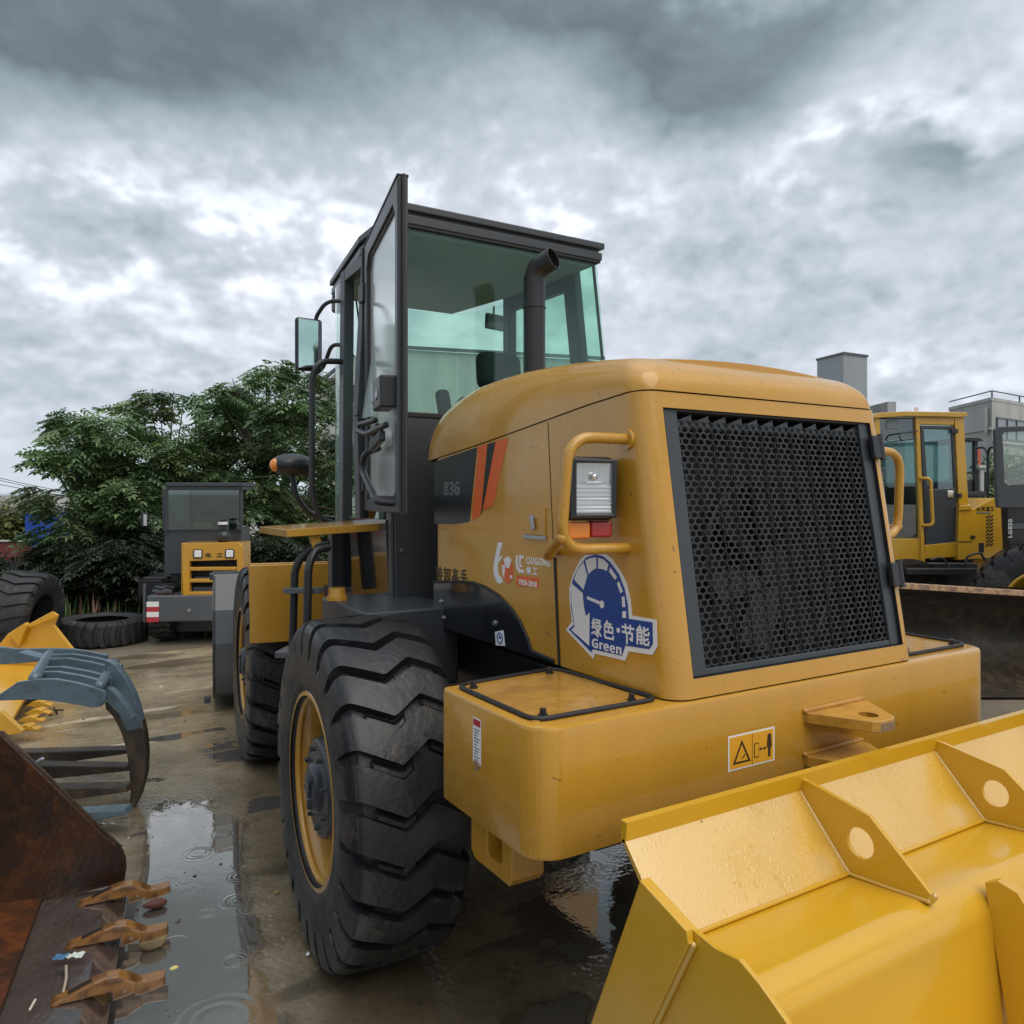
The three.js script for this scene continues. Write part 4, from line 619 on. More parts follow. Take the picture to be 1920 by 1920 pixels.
  mk('console', [bb([0.30, 1.24, -1.7], [0.52, 1.95, -0.8], 0.04), cyl(0.012, 0.26, [0.38, 2.05, -1.3]), cyl(0.025, 0.05, [0.38, 2.19, -1.3])], M.black, WL);
  const rm = at(928, 604, { z: -1.95 }), im = part('interior_mirror', WL, [rm.x, rm.y, rm.z]);
  mk('mirror_glass', bx(0.19, 0.11, 0.03, [0, 0, 0], [0.1, 0.3, 0], 0.02), M.black, im); mk('bracket', tube([[0, 0.0, -0.02], [0.02, 0.12, -0.05]], 0.008, 0, 8), M.black, im);
  mk('wiper', [tube([at(668, 565, { z: -2.14 }), at(687, 715, { z: -2.14 })], 0.006, 0, 6), tube([at(671, 715, { z: -2.14 }), at(681, 782, { z: -2.14 })], 0.009, 0, 6), bx(0.05, 0.06, 0.03, at(677, 786, { z: -2.14 }).toArray())], M.black, WL);
  mk('sun_visor', plate([at(620, 548, { z: -2.2 }), at(650, 525, { z: -2.2 }), at(650, 580, { z: -2.2 }), at(628, 583, { z: -2.2 })], 0.02), M.glassDark, WL);
  mk('work_lamp', [bx(0.09, 0.12, 0.09, at(636, 570, { z: -2.2 }).toArray(), [0, 0, 0], 0.025)], M.black, WL);
}
// cab door, swung back along the flank on hinges at its rear post
{
  const H = V(-0.585, 0, -1.13), E = V(-0.803, 0, -0.165), L = H.distanceTo(E), u = E.clone().sub(H).normalize(), yb = 1.70, yt = 3.09;
  const dm = (g) => g.applyMatrix4(new THREE.Matrix4().makeBasis(u, V(0, 1, 0), u.clone().cross(V(0, 1, 0))).setPosition(H));   // local: x along the door, y up, z away from the cab or towards it
  const door = part('cab_door', WL);
  const o = [[0, yb], [L, yb + 0.01], [L, yt], [0, yt]], ins = (a, b, c, d) => [[a, b], [a, d - 0.06], [a + 0.06, d], [c - 0.06, d], [c, d - 0.06], [c, b + 0.05], [c - 0.05, b], [a + 0.05, b]];
  mk('door_frame', dm(ext(o, 0.045, { bevel: 0.006, holes: [{ pts: ins(0.085, yb + 0.06, L - 0.062, yt - 0.075) }] }).translate(0, 0, -0.0225)), M.slate, door);
  mk('door_seal', dm(ext(ins(0.082, yb + 0.058, L - 0.059, yt - 0.072), 0.02, { bevel: 0.002, holes: [{ pts: ins(0.105, yb + 0.08, L - 0.082, yt - 0.095).reverse() }] }).translate(0, 0, -0.01)), M.rubberSeal, door);
  mk('edge_trim', [dm(bar([L + 0.002, yb, 0], [L + 0.002, yt + 0.004, 0], 0.05, 0.012, 0.003)), dm(bar([0.0, yt + 0.006, 0], [L, yt + 0.006, 0], 0.05, 0.012, 0.003)), dm(bar([-0.006, yb, 0.01], [-0.006, yt, 0.01], 0.016, 0.045, 0.003))], M.rubberSeal, door);
  mk('door_window', dm(ext(ins(0.10, yb + 0.075, L - 0.077, yt - 0.09), 0.006, { bevel: 0 }).translate(0, 0, -0.003)), M.glassDoor, door);
  // z sign: the face that shows is the inner one, turned away from the cab
  const s = u.clone().cross(V(0, 1, 0)).x < 0 ? 1 : -1;
  mk('door_lock', [dm(bx(0.20, 0.135, 0.075, [L - 0.145, 2.215, s * 0.05], [0, 0, 0], 0.01)), dm(bx(0.045, 0.06, 0.02, [L - 0.255, 2.225, s * 0.075], [0, 0, 0.2], 0.008))], M.black, door);
  mk('lock_plate', [dm(bx(0.05, 0.035, 0.006, [L - 0.12, 2.205, s * 0.09], [0, 0, 0.15], 0.002)), dm(bx(0.03, 0.055, 0.008, [L - 0.235, 2.21, s * 0.088], [0, 0, 0.1], 0.003))], M.steel, door);
  mk('release_lever', [dm(mergeGeometries(tube([[L - 0.12, 2.08, s * 0.05], [L - 0.40, 2.06, s * 0.09], [L - 0.58, 2.09, s * 0.11], [L - 0.60, 2.12, s * 0.10], [L - 0.34, 2.12, s * 0.06]], 0.014, 0.05, 8).map((g) => clean(g)))), dm(bx(0.30, 0.05, 0.03, [L - 0.30, 2.02, s * 0.06], [0, 0, 0.12], 0.01)), dm(bx(0.14, 0.09, 0.03, [L - 0.38, 2.055, s * 0.05], [0, 0, 0.1], 0.01))], M.black, door);
  mk('grab_bar', dm(mergeGeometries(tube([[L - 0.46, 2.0, s * 0.03], [L - 0.52, 1.98, s * 0.085], [L - 0.56, 1.90, s * 0.09], [L - 0.12, 1.755, s * 0.09], [L - 0.09, 1.75, s * 0.02]], 0.016, 0.05, 10).map((g) => clean(g)))), M.black, door);
  mk('door_hinge', [bx(0.05, 0.10, 0.07, [-0.60, 1.85, -1.14]), bx(0.05, 0.10, 0.07, [-0.60, 2.85, -1.14])], M.black, door);
}
// mirror, front turn lamp, grab rail, platform, ladder, tank
{
  const Z = -1.72, mir = part('wing_mirror', WL), m0 = at(555, 690, { z: Z }), m1 = at(605, 602, { z: Z }), c = m0.clone().add(m1).multiplyScalar(0.5), w = (m1.x - m0.x) * 1.02, h = m1.y - m0.y + 0.02;
  mk('mirror_shell', bx(w, h, 0.045, [c.x, c.y, Z - 0.02], [0, 0.08, 0], 0.02), M.black, mir);
  mk('mirror_glass', tf(ext([[-w / 2 + 0.012, -h / 2 + 0.012], [w / 2 - 0.012, -h / 2 + 0.012], [w / 2 - 0.012, h / 2 - 0.012], [-w / 2 + 0.012, h / 2 - 0.012]], 0.004, { bevel: 0 }), [c.x, c.y, Z], [0, 0.08, 0]).translate(0, 0, 0.006), M.mirror, mir);
  mk('mirror_arm', [tube([at(648, 565, { z: -1.6 }), at(612, 564, { z: -1.68 }), at(590, 598, { z: -1.76 }), at(596, 625, { z: -1.745 })], 0.012, 0.10, 8), tube([at(648, 648, { z: -1.6 }), at(622, 645, { z: -1.68 }), at(606, 690, { z: -1.77 }), at(590, 702, { z: -1.77 })], 0.012, 0.10, 8)], M.black, mir);
  mk('grab_rail', [tube([at(648, 678, { z: -1.58 }), at(602, 677, { z: -1.56 }), at(585, 700, { z: -1.56 }), at(585, 930, { z: -1.56 }), at(600, 975, { z: -1.56 }), at(640, 985, { z: -1.56 })], 0.017, 0.12, 10)], M.black, WL);
  const fl = part('front_lamp', WL), f0 = at(548, 872, { z: -2.35 });
  mk('lamp_shell', [tf(new THREE.SphereGeometry(1, 32, 20), [f0.x, f0.y, f0.z], [0, 0, 0], [0.145, 0.075, 0.11]), bx(0.19, 0.075, 0.17, [f0.x + 0.03, f0.y - 0.03, f0.z], [0, 0, 0], 0.03)], M.black, fl);
  mk('amber_lens', tf(new THREE.SphereGeometry(0.043, 20, 14), [f0.x - 0.115, f0.y - 0.002, f0.z + 0.02], [0, 0, 0], [0.85, 1, 1]), M.amber, fl);
  mk('lamp_bracket', tube([[f0.x + 0.0, f0.y - 0.06, f0.z], [f0.x + 0.02, f0.y - 0.2, f0.z], [f0.x + 0.12, f0.y - 0.34, f0.z], [f0.x + 0.3, f0.y - 0.36, f0.z]], 0.02, 0.12, 8), M.black, fl);
  mk('front_housing', [fm(bb([-0.30, 1.2, -0.95], [0.36, 1.86, -0.75], 0.03)), fm(bb([-0.36, 1.0, -0.90], [0.36, 1.4, -0.1], 0.02))], M.slate, WL);
  mk('front_cap', fm(bb([-0.32, 1.86, -1.0], [0.38, 1.90, -0.72], 0.012)), M.yellow, WL);
  const A = at(538, 993, { z: -0.82 }), B = at(742, 979, { z: -0.82 });
  mk('platform', [plate([[A.x, A.y, -0.82], [B.x + 0.03, B.y, -0.82], [B.x + 0.06, B.y - 0.01, -1.5], [A.x + 0.04, A.y - 0.01, -1.5]], 0.036, { bevel: 0.003, shift: 0 }).translate(0, -0.036, 0), bar([A.x + 0.14, A.y - 0.03, -0.86], [A.x + 0.155, A.y - 0.10, -0.86], 0.05, 0.03)], M.yellow, WL);
  const lad = part('access_ladder', WL), rail = (p) => tube(p, 0.019, 0.12, 10);
  mk('hand_rail', [rail([at(612, 1018, { z: -0.86 }), at(588, 1022, { z: -0.86 }), at(553, 1058, { z: -0.90 }), at(548, 1230, { z: -0.92 })]), rail([at(614, 1027, { z: -0.80 }), at(592, 1031, { z: -0.78 }), at(578, 1060, { z: -0.76 }), at(575, 1230, { z: -0.76 })])], M.black, lad);
  mk('step', [bar(at(537, 1107, { z: -0.92 }), at(602, 1107, { z: -0.74 }), 0.05, 0.026, 0.004), bar(at(527, 1222, { z: -0.95 }), at(560, 1222, { z: -0.9 }), 0.16, 0.03, 0.004), bar(at(523, 1345, { z: -0.95 }), at(560, 1345, { z: -0.9 }), 0.05, 0.05, 0.004)], M.greyPaint, lad);
  mk('stringer', [bar(at(550, 1370, { z: -0.93 }), at(552, 1200, { z: -0.93 }), 0.03, 0.03, 0.004)], M.greyPaint, lad);
  const tank = part('fuel_tank', WL), t0 = at(603, 1119, { z: -0.86 });
  mk('tank_box', [bb([t0.x, t0.y - 0.34, -0.86], [-0.5, t0.y, -0.25], 0.012)], M.slate, tank);
  const cp = at(632, 1104, { z: -0.72 });
  mk('filler_cap', [cyl(0.042, 0.055, [cp.x, t0.y + 0.028, cp.z], 'y', 0.038, 20), cyl(0.05, 0.016, [cp.x, t0.y + 0.008, cp.z])], M.yellow, tank);
}
// front frame: fenders, lift arms and the bucket on the ground
{
  for (const s of [-1, 1]) mk('front_fender', [fm(bx(0.60, 0.46, 0.022, [s * 0.835, 1.14, -0.52], [0, 0, 0], 0.005)), fm(bx(0.60, 0.02, 1.1, [s * 0.835, 1.300, -1.07], [-0.13, 0, 0], 0.005).rotateX(0)), fm(prismX([[-0.53, 1.37], [-0.53, 1.10], [-0.62, 1.18], [-0.70, 1.33], [-0.70, 1.37]], s > 0 ? 1.125 : -1.137, s > 0 ? 1.137 : -1.125, { bevel: 0.003 }))], M.yellow, WL);
  mk('front_frame', [fm(bb([-0.34, 0.45, -1.75], [0.34, 1.15, -0.2], 0.02)), fm(bb([-0.75, 0.52, -1.36], [0.75, 0.80, -1.12], 0.05)), bb([-0.45, 0.55, -1.2], [0.45, 1.15, 0.66], 0.02), bb([-0.75, 0.54, -0.12], [0.75, 0.80, 0.12], 0.05)], M.black, WL);
  for (const s of [-1, 1]) mk('lift_arm', fm(prismX([[-0.55, 1.65], [-0.35, 1.78], [-0.9, 1.62], [-1.7, 1.1], [-2.25, 0.42], [-2.35, 0.26], [-2.2, 0.24], [-1.6, 0.82], [-0.95, 1.36]], s * 0.42 - 0.03, s * 0.42 + 0.03, { bevel: 0.004 })), M.yellow, WL);
  const bk = part('bucket', WL), out = [[-2.62, 1.13], [-2.50, 1.12], [-2.36, 0.86], [-2.31, 0.60], [-2.36, 0.34], [-2.50, 0.16], [-2.72, 0.075], [-3.45, 0.03]], inn = out.map(([z, y]) => [z - 0.022, y + 0.016]).reverse();
  mk('bucket_shell', fm(prismX([...out, ...inn], -1.36, 1.36, { bevel: 0 })), M.greyPaint, bk);
  for (const s of [-1, 1]) mk('bucket_side', fm(prismX([...out, [-3.45, 0.06], [-3.1, 0.55], [-2.7, 1.12]], s * 1.348 - 0.012, s * 1.348 + 0.012, { bevel: 0.002 })), M.greyPaint, bk);
  mk('bucket_rim', [fm(bar([-1.37, 1.135, -2.56], [1.37, 1.135, -2.56], 0.05, 0.03)), fm(bx(0.03, 0.05, 0.10, [-1.37, 1.12, -2.5])), fm(bx(0.05, 0.05, 0.06, [-1.40, 0.12, -2.5]))], M.slate, bk);
}

// ------------------------------------------------------------------ the yellow bucket lying behind the loader
{
  const b = thing('loader_bucket', 'new bright yellow bucket with round holes in its ribs, lying in the right foreground', 'bucket');
  const x0 = -0.935, x1 = 1.565;
  mk('rim_flange', [prismX([[1.403, 1.035], [1.425, 1.035], [1.419, 0.983], [1.402, 0.983]], x0, x1, { bevel: 0.002 })], M.lemon, b);
  mk('back_plate', prismX([[1.404, 0.988], [1.414, 0.996], [1.570, 0.826], [1.560, 0.814]], x0, x1, { bevel: 0.0015 }), M.lemonBeads, b);
  const arc = []; for (let k = 0; k <= 10; k++) { const a = Math.PI / 2 - 0.06 - k / 10 * 1.38; arc.push([1.742 + 0.075 * Math.cos(a), 0.768 + 0.075 * Math.sin(a)]); }
  const outer = [[1.566, 0.8225], ...arc, [1.845, 0.50], [1.90, 0.485], [2.35, 0.44]], inner = outer.map(([z, y]) => [z - 0.013, y - 0.014]).reverse();
  mk('shell_plate', prismX([...outer, ...inner], x0 + 0.002, x1 - 0.002, { bevel: 0, smooth: true }), M.lemon, b);
  mk('weld_bead', tube([[x0, 0.829, 1.568], [0.3, 0.829, 1.568], [x1, 0.829, 1.568]], 0.0055, 0, 8), M.lemon, b);
  mk('weld_bead', tube([[x0, 0.503, 1.852], [0.3, 0.503, 1.852], [x1, 0.503, 1.852]], 0.008, 0, 8), M.lemon, b);
  for (let k = 0; k < 3; k++) {
    const x = -0.325 + k * 0.628, rib = part('rib', b);
    mk('gusset', prismX([[1.417, 1.022], [1.44, 1.021], [1.622, 0.992], [1.782, 0.862], [1.776, 0.844], [1.70, 0.838], [1.566, 0.826], [1.417, 0.985]], x - 0.006, x + 0.006, { bevel: 0.0015, holes: [{ c: [1.597, 0.915], r: 0.037 }] }), M.lemon, rib);
    mk('weld_seam', [...[-1, 1].map((s) => tube([[x + s * 0.008, 0.985, 1.420], [x + s * 0.009, 0.828, 1.568], [x + s * 0.009, 0.842, 1.71], [x + s * 0.008, 0.848, 1.774]], 0.005, 0.01, 8)), tube([[x, 0.845, 1.772], [x, 0.862, 1.784]], 0.008, 0, 8)], M.lemonBeads, rib);
  }
  const end = [[1.503, 0.943], [1.65, 0.899], [1.71, 0.892], [1.77, 0.900], [1.82, 0.880], [1.88, 0.845], [1.93, 0.79], [1.97, 0.70], [2.0, 0.5], [2.35, 0.45], [2.35, 0.02], [1.3, 0.02], [1.05, 0.06], [1.15, 0.16], [1.321, 0.517]];
  for (const [n, xa] of [['end_plate', x0 - 0.012], ['end_plate', x1]]) mk(n, prismX(end, xa, xa + 0.012, { bevel: 0.002 }), M.lemon, b);
  mk('side_cutter', prismX([[1.505, 0.945], [1.648, 0.902], [1.654, 0.878], [1.537, 0.642], [1.36, 0.28], [1.22, 0.05], [1.06, 0.05], [1.15, 0.15], [1.321, 0.517]], x0 - 0.030, x0 - 0.0125, { bevel: 0.003 }), M.lemon, b);
  mk('weld_bead', tube([[x0 - 0.018, 0.874, 1.656], [x0 - 0.018, 0.642, 1.540], [x0 - 0.018, 0.28, 1.364]], 0.007, 0, 8), M.lemonBeads, b);
  for (const x of [-0.13, 0.55, 1.0]) mk('mounting_lug', prismX([[1.80, 0.855], [1.83, 0.872], [1.875, 0.862], [1.93, 0.79], [2.0, 0.62], [2.1, 0.48], [1.86, 0.50], [1.815, 0.76]], x - 0.016, x + 0.016, { bevel: 0.003 }), M.lemon, b);
  const mud = mk('dried_mud', [[at(1312, 1556, { z: 1.428 }), 0.010], [at(1318, 1566, { z: 1.43 }), 0.006], [at(1309, 1548, { z: 1.424 }), 0.006], [at(1322, 1552, { z: 1.425 }), 0.004], [at(1316, 1540, { z: 1.4235 }), 0.004], [at(1326, 1560, { z: 1.43 }), 0.004]].map(([p, r], k) => tf(new THREE.IcosahedronGeometry(r, 2), p.toArray(), [k, 0, k], [1, 0.7, 0.28])), std({ color: C(0.045, 0.03, 0.015), roughness: 0.95 }), b);
}

// ------------------------------------------------------------------ the rusty bucket with teeth at the left edge
{
  const b = thing('rusty_bucket', 'rusty brown toothed bucket, wet inside, in the left foreground', 'bucket', [-1.76, 0, -0.86], -Math.atan2(0.157, 0.987));
  // local frame: x towards the teeth, z towards the viewer
  const W = 2.5;
  mk('cutting_edge', prismZ([[-0.32, 0.085], [-0.32, 0.122], [-0.075, 0.122], [0, 0.088], [0, 0.075]], -0.03, W, { bevel: 0.003 }), phy({ color: C(0.075, 0.055, 0.05), map: T.dirt, roughness: 0.16, roughnessMap: T.farR, ior: 2.33, clearcoat: 1, clearcoatRoughness: 0.02, bumpMap: T.grain, bumpScale: 0.0006 }), b);
  const fl = [[-0.315, 0.135], [-0.7, 0.15], [-1.0, 0.22], [-1.25, 0.40], [-1.38, 0.66], [-1.40, 0.95], [-1.32, 1.2]];
  mk('floor_plate', prismZ([...fl, ...fl.map(([x, y]) => [x - 0.02, y - 0.03]).reverse()], -0.03, W, { bevel: 0 }), M.rustFloor, b);
  const side = [[-0.457, 0.82], [-0.274, 0.592], [-0.078, 0.343], [-0.045, 0.31], [-0.018, 0.272], [-0.006, 0.235], [-0.004, 0.20], [-0.012, 0.14], [-0.30, 0.11], [-0.7, 0.12], [-1.02, 0.19], [-1.28, 0.38], [-1.42, 0.66], [-1.44, 0.95], [-1.36, 1.26], [-1.0, 1.3], [-0.72, 1.15]];
  for (const z of [-0.045, W]) mk('side_plate', prismZ(side, z, z + 0.03, { bevel: 0.006 }), M.rust, b);
  mk('side_edge', prismZ([[-0.457, 0.825], [-0.274, 0.597], [-0.078, 0.348], [-0.020, 0.28], [-0.10, 0.28], [-0.16, 0.36], [-0.33, 0.575], [-0.52, 0.81]], -0.058, -0.046, { bevel: 0.004 }), M.darkSteel, b);
  const tooth = (w) => prismZ([[-0.165, 0.124], [-0.10, 0.150], [-0.03, 0.180], [0.02, 0.183], [0.055, 0.168], [0.09, 0.146], [0.125, 0.140], [0.165, 0.138], [0.168, 0.105], [0.10, 0.088], [0.045, 0.062], [-0.01, 0.062], [-0.01, 0.124]], -w, w, { bevel: 0.008 });
  for (let k = 0; k < 7; k++) {
    const t = part('tooth', b, [0, 0, 0.065 + k * 0.330 + (k > 1 ? 0.01 : 0)], [0, [0.03, -0.04, 0.02, 0, 0, 0, 0][k], 0]);
    mk('adapter', prismZ([[-0.175, 0.1235], [-0.165, 0.129], [-0.11, 0.146], [-0.05, 0.168], [-0.01, 0.176], [0.025, 0.174], [0.06, 0.156], [0.082, 0.142], [0.08, 0.106], [0.03, 0.097], [0.006, 0.094], [0.006, 0.1235]], -0.030, 0.030, { bevel: 0.009 }), M.toothRust, t);
    mk('tip', prismZ([[0.07, 0.147], [0.095, 0.137], [0.13, 0.139], [0.166, 0.141], [0.170, 0.108], [0.13, 0.097], [0.09, 0.092], [0.07, 0.094]], -0.025, 0.025, { bevel: 0.007 }), M.toothRust, t);
    mk('pin', cyl(0.008, 0.064, [0.045, 0.125, 0], 'z', 0.008, 10), M.rustEdge, t);
    mk('heel_slot', prismZ([[-0.125, 0.1425], [-0.055, 0.1670], [-0.056, 0.1695], [-0.126, 0.1450]], -0.010, 0.010, { bevel: 0.0005 }), M.rubberSeal, t);
  }
  const lump = (p, r, s, seed, parent, name, m) => { const g = new THREE.IcosahedronGeometry(r, 3), q = g.attributes.position; for (let i = 0; i < q.count; i++) { const v = V(q.getX(i), q.getY(i), q.getZ(i)), k = 0.75 + 0.5 * fbm3(v.x / r + seed, v.y / r, v.z / r, 3, seed); q.setXYZ(i, v.x * k * s[0], v.y * k * s[1], v.z * k * s[2]); } g.computeVertexNormals(); return mk(name, tf(g, p), m, parent); };
  const pStone = at(288, 1764, { y: 0.03 });
  tag(lump(pStone.toArray(), 0.036, [1.3, 0.8, 0.8], 3, scene, 'rubble_lump', std({ color: C(0.34, 0.27, 0.15), roughness: 0.9 })), 'pale lump of rubble under the second tooth of the rusty bucket', 'stone');
  const pBrick = at(292, 1694, { y: 0.02 });
  tag(lump(pBrick.toArray(), 0.033, [1.5, 0.5, 0.8], 8, scene, 'brick_shard', std({ color: C(0.15, 0.05, 0.035), roughness: 0.6 })), 'reddish brick shard in the puddle under the farthest bucket tooth', 'brick shard');
  const pl = at(130, 1796, { y: 0.145 }), sc = thing('plastic_scrap', 'crumpled blue and white scrap of plastic inside the rusty bucket', 'litter', pl.toArray(), -0.4);
  const crumple = (x0, w, seed) => grid(10, 6, (i, j) => [x0 + i / 10 * w, 0.016 * fbm(i * 0.5 + seed, j * 0.6, 3, seed), (j / 6 - 0.5) * 0.034 * (0.6 + 0.6 * fbm(i * 0.4, seed, 2, seed))]);
  mk('blue_part', crumple(-0.05, 0.045, 3), phy({ color: C(0.05, 0.16, 0.30), roughness: 0.3 }), sc); mk('white_part', crumple(-0.008, 0.055, 9), phy({ color: C(0.55, 0.62, 0.56), roughness: 0.35 }), sc);
  const st0 = at(124, 1812, { y: 0.14 }), st1 = at(117, 1868, { y: 0.13 });
  tag(mk('straw', tube([st0, st0.clone().lerp(st1, 0.5).add(V(0.006, 0.004, 0)), st1], 0.005, 0.02, 6), std({ color: C(0.38, 0.32, 0.24), roughness: 0.8 })), 'pale straw lying by the plastic scrap inside the rusty bucket', 'straw');
  const s2 = at(66, 1875, { y: 0.145 }), s3 = at(56, 1893, { y: 0.145 });
  tag(mk('straw', tube([s2, s3], 0.004, 0, 6), std({ color: C(0.62, 0.56, 0.46), roughness: 0.8 })), 'short white splinter alone on the floor of the rusty bucket', 'straw');
  const yl = at(326, 1815, { y: 0.13 });
  tag(lump(yl.toArray(), 0.010, [1.5, 0.6, 0.8], 5, scene, 'yellow_crumb', std({ color: C(0.60, 0.55, 0.22), roughness: 0.8 })), 'yellow crumb at the tip of the nearest tooth of the rusty bucket', 'crumb');
  const leafMat = std({ color: C(0.40, 0.26, 0.06), roughness: 0.7 });
  [[518, 1674, 'small yellow leaf on the wet ground beside the rear tyre, the upper one'], [577, 1790, 'pale scrap on the wet ground at the foot of the rear tyre'], [302, 1288, 'white scrap alone on the wet ground before the black and yellow loader'], [424, 1333, 'yellowish leaf by the front wheel of the big loader']].forEach(([x, y, l], k) => {
    const p = at(x, y, { y: 0.006 });
    tag(mk('fallen_leaf', tf(grid(4, 3, (i, j) => [(i / 4 - 0.5) * 0.028, 0.006 * noise2(i + k, j, 4), (j / 3 - 0.5) * 0.016 * Math.sin((i + 0.4) / 4.8 * Math.PI)]), p.toArray(), [0, k * 1.3, 0]), k === 1 || k === 2 ? M.white : leafMat), l, 'leaf');
  });
}

// ------------------------------------------------------------------ things that stand square to the view: a local frame with x right, y up, z towards the viewer
function facing(name, label, category, px, d, group, extra = 0) {
  const p = EYE.clone().addScaledVector(FWD, d).addScaledVector(RGT, (px - 960) / F * d), g = thing(name, label, category, [p.x, 0, p.z], -YAW + extra, group), gx = (px - 960) / F * d;
  return { g, L: (x, y, dz = 0) => [(x - 960) / F * (d - dz) - gx, 1.784 - (y - 928) / F * (d - dz), dz], s: d / F };
}
const face2 = (L, pts, z0, z1, o = {}) => prismZ(pts.map(([x, y]) => L(x, y, Math.max(z0, z1)).slice(0, 2)), Math.min(z0, z1), Math.max(z0, z1), o);
const box2 = (L, x0, y0, x1, y1, zf, zb, rad = 0.008) => { const a = L(x0, y1, zf), b = L(x1, y0, zf); return bb([a[0], a[1], zf], [b[0], b[1], zb], rad); };

// blue grapple
{
  const d = 4.6, { g, L } = facing('log_grapple', 'blue steel log grapple with curved claws and rusty lower tines at the left edge', 'grapple', 130, d);
  const Z = (dd) => d - dd, arm = [[-60, 1310], [0, 1301], [32, 1279], [66, 1274], [102, 1273], [146, 1281], [175, 1289], [194, 1296], [198, 1303], [198, 1314], [188, 1325], [172, 1327], [146, 1322], [102, 1315], [66, 1312], [0, 1314], [-60, 1318]];
  const mid = [[46, 1290], [52, 1272], [66, 1260], [102, 1259], [146, 1266], [175, 1273], [196, 1280], [196, 1310], [175, 1308], [102, 1300], [60, 1300]], up = (p, dx, dy) => p.map(([x, y]) => [x + dx, y + dy]);
  const armPlate = (pts, dd, n = 'arm_plate', m = M.grapple) => mk(n, face2(L, pts, Z(dd) - 0.013, Z(dd) + 0.013, { bevel: 0.004 }), m, g);
  armPlate(arm, 4.15); armPlate(up(mid, 2, 0), 4.32); armPlate(up(mid, 12, -9), 4.42); armPlate(up(mid, 23, -25), 4.62); armPlate(up(mid, 32, -33), 4.74);
  armPlate([[-60, 1216], [0, 1213], [30, 1217], [88, 1216], [136, 1217], [170, 1222], [200, 1229], [202, 1262], [170, 1262], [104, 1252], [68, 1241], [36, 1244], [0, 1246], [-60, 1248]], 4.95);
  mk('gusset', face2(L, [[34, 1223], [76, 1233], [72, 1240], [66, 1238]], Z(4.85) - 0.03, Z(4.85) + 0.06, { bevel: 0.004 }), M.grapple, g);
  const tubeX = (x, y, dy, d0, d1, r) => { const a = V(...L(x, y, Z(d0))), b = V(...L(x + (d1 - d0) * 36, y + dy, Z(d1))); return tube([a, b], r, 0, 14); };
  mk('cross_tube', [tubeX(66, 1272, -44, 4.18, 4.93, 0.034), tubeX(188, 1286, -44, 4.18, 4.93, 0.028)], M.grapple, g);
  const claw = (dd, dx, dy, k) => {
    const P = (a) => a.map(([x, y]) => [x + dx, y + dy]), c = part('claw', g);
    mk('claw_plate', face2(L, P([[196, 1238], [204, 1240], [216, 1247], [235, 1272], [251, 1302], [262, 1338], [268, 1366], [236, 1372], [222, 1340], [204, 1310], [194, 1296]]), Z(dd) - 0.025, Z(dd) + 0.025, { bevel: 0.006 }), M.grapple, c);
    mk('claw_tip', face2(L, P([[266, 1352], [271, 1378], [274, 1412], [272, 1452], [262, 1490], [250, 1514], [241, 1512], [244, 1486], [241, 1440], [236, 1405], [226, 1372], [212, 1345], [198, 1330], [196, 1318], [214, 1326], [240, 1345]]), Z(dd) - 0.032, Z(dd) + 0.022, { bevel: 0.006 }), M.darkSteel, c);
  };
  claw(4.50, 0, 0, 0);
  mk('claw_plate', face2(L, [[196, 1262], [210, 1262], [226, 1276], [240, 1298], [250, 1324], [256, 1350], [248, 1352], [232, 1330], [214, 1310], [198, 1300]], Z(4.6) - 0.025, Z(4.6) + 0.025, { bevel: 0.006 }), M.grapple, g);
  mk('claw_plate', face2(L, [[194, 1290], [206, 1292], [222, 1306], [238, 1326], [250, 1346], [247, 1352], [236, 1350], [216, 1334], [199, 1316]], Z(4.3) - 0.025, Z(4.3) + 0.025, { bevel: 0.006 }), M.grapple, g);
  const tine = (x0, y0, x1, y1, dd, m) => { const a = L(x0, y0, Z(dd)), b = L(x1, y1, Z(dd)), s = 4.4 / F; mk('lower_tine', prismZ([[a[0], a[1] + 0.012], [b[0], b[1] + 0.012], [b[0] + 0.01, b[1] - 0.018], [mix(a[0], b[0], 0.35), mix(a[1], b[1], 0.35) - 0.085], [a[0], a[1] - 0.10]], Z(dd) - 0.045, Z(dd) + 0.045, { bevel: 0.008 }), m, g); };
  tine(-30, 1412, 243, 1404, 4.95, M.darkSteel); tine(-30, 1432, 243, 1436, 4.72, M.darkSteel); tine(-30, 1478, 242, 1474, 4.45, M.darkSteel); tine(-30, 1532, 240, 1516, 4.15, M.grapple);
  mk('hose', tube([L(66, 1442, Z(4.6)), L(72, 1428, Z(4.6)), L(80, 1424, Z(4.6))], 0.014, 0.03, 8), M.steel, g);
  mk('cross_beam', [tube([L(-20, 1480, Z(4.1)), L(-20, 1415, Z(5.0))], 0.05, 0, 12)], M.darkSteel, g);
}
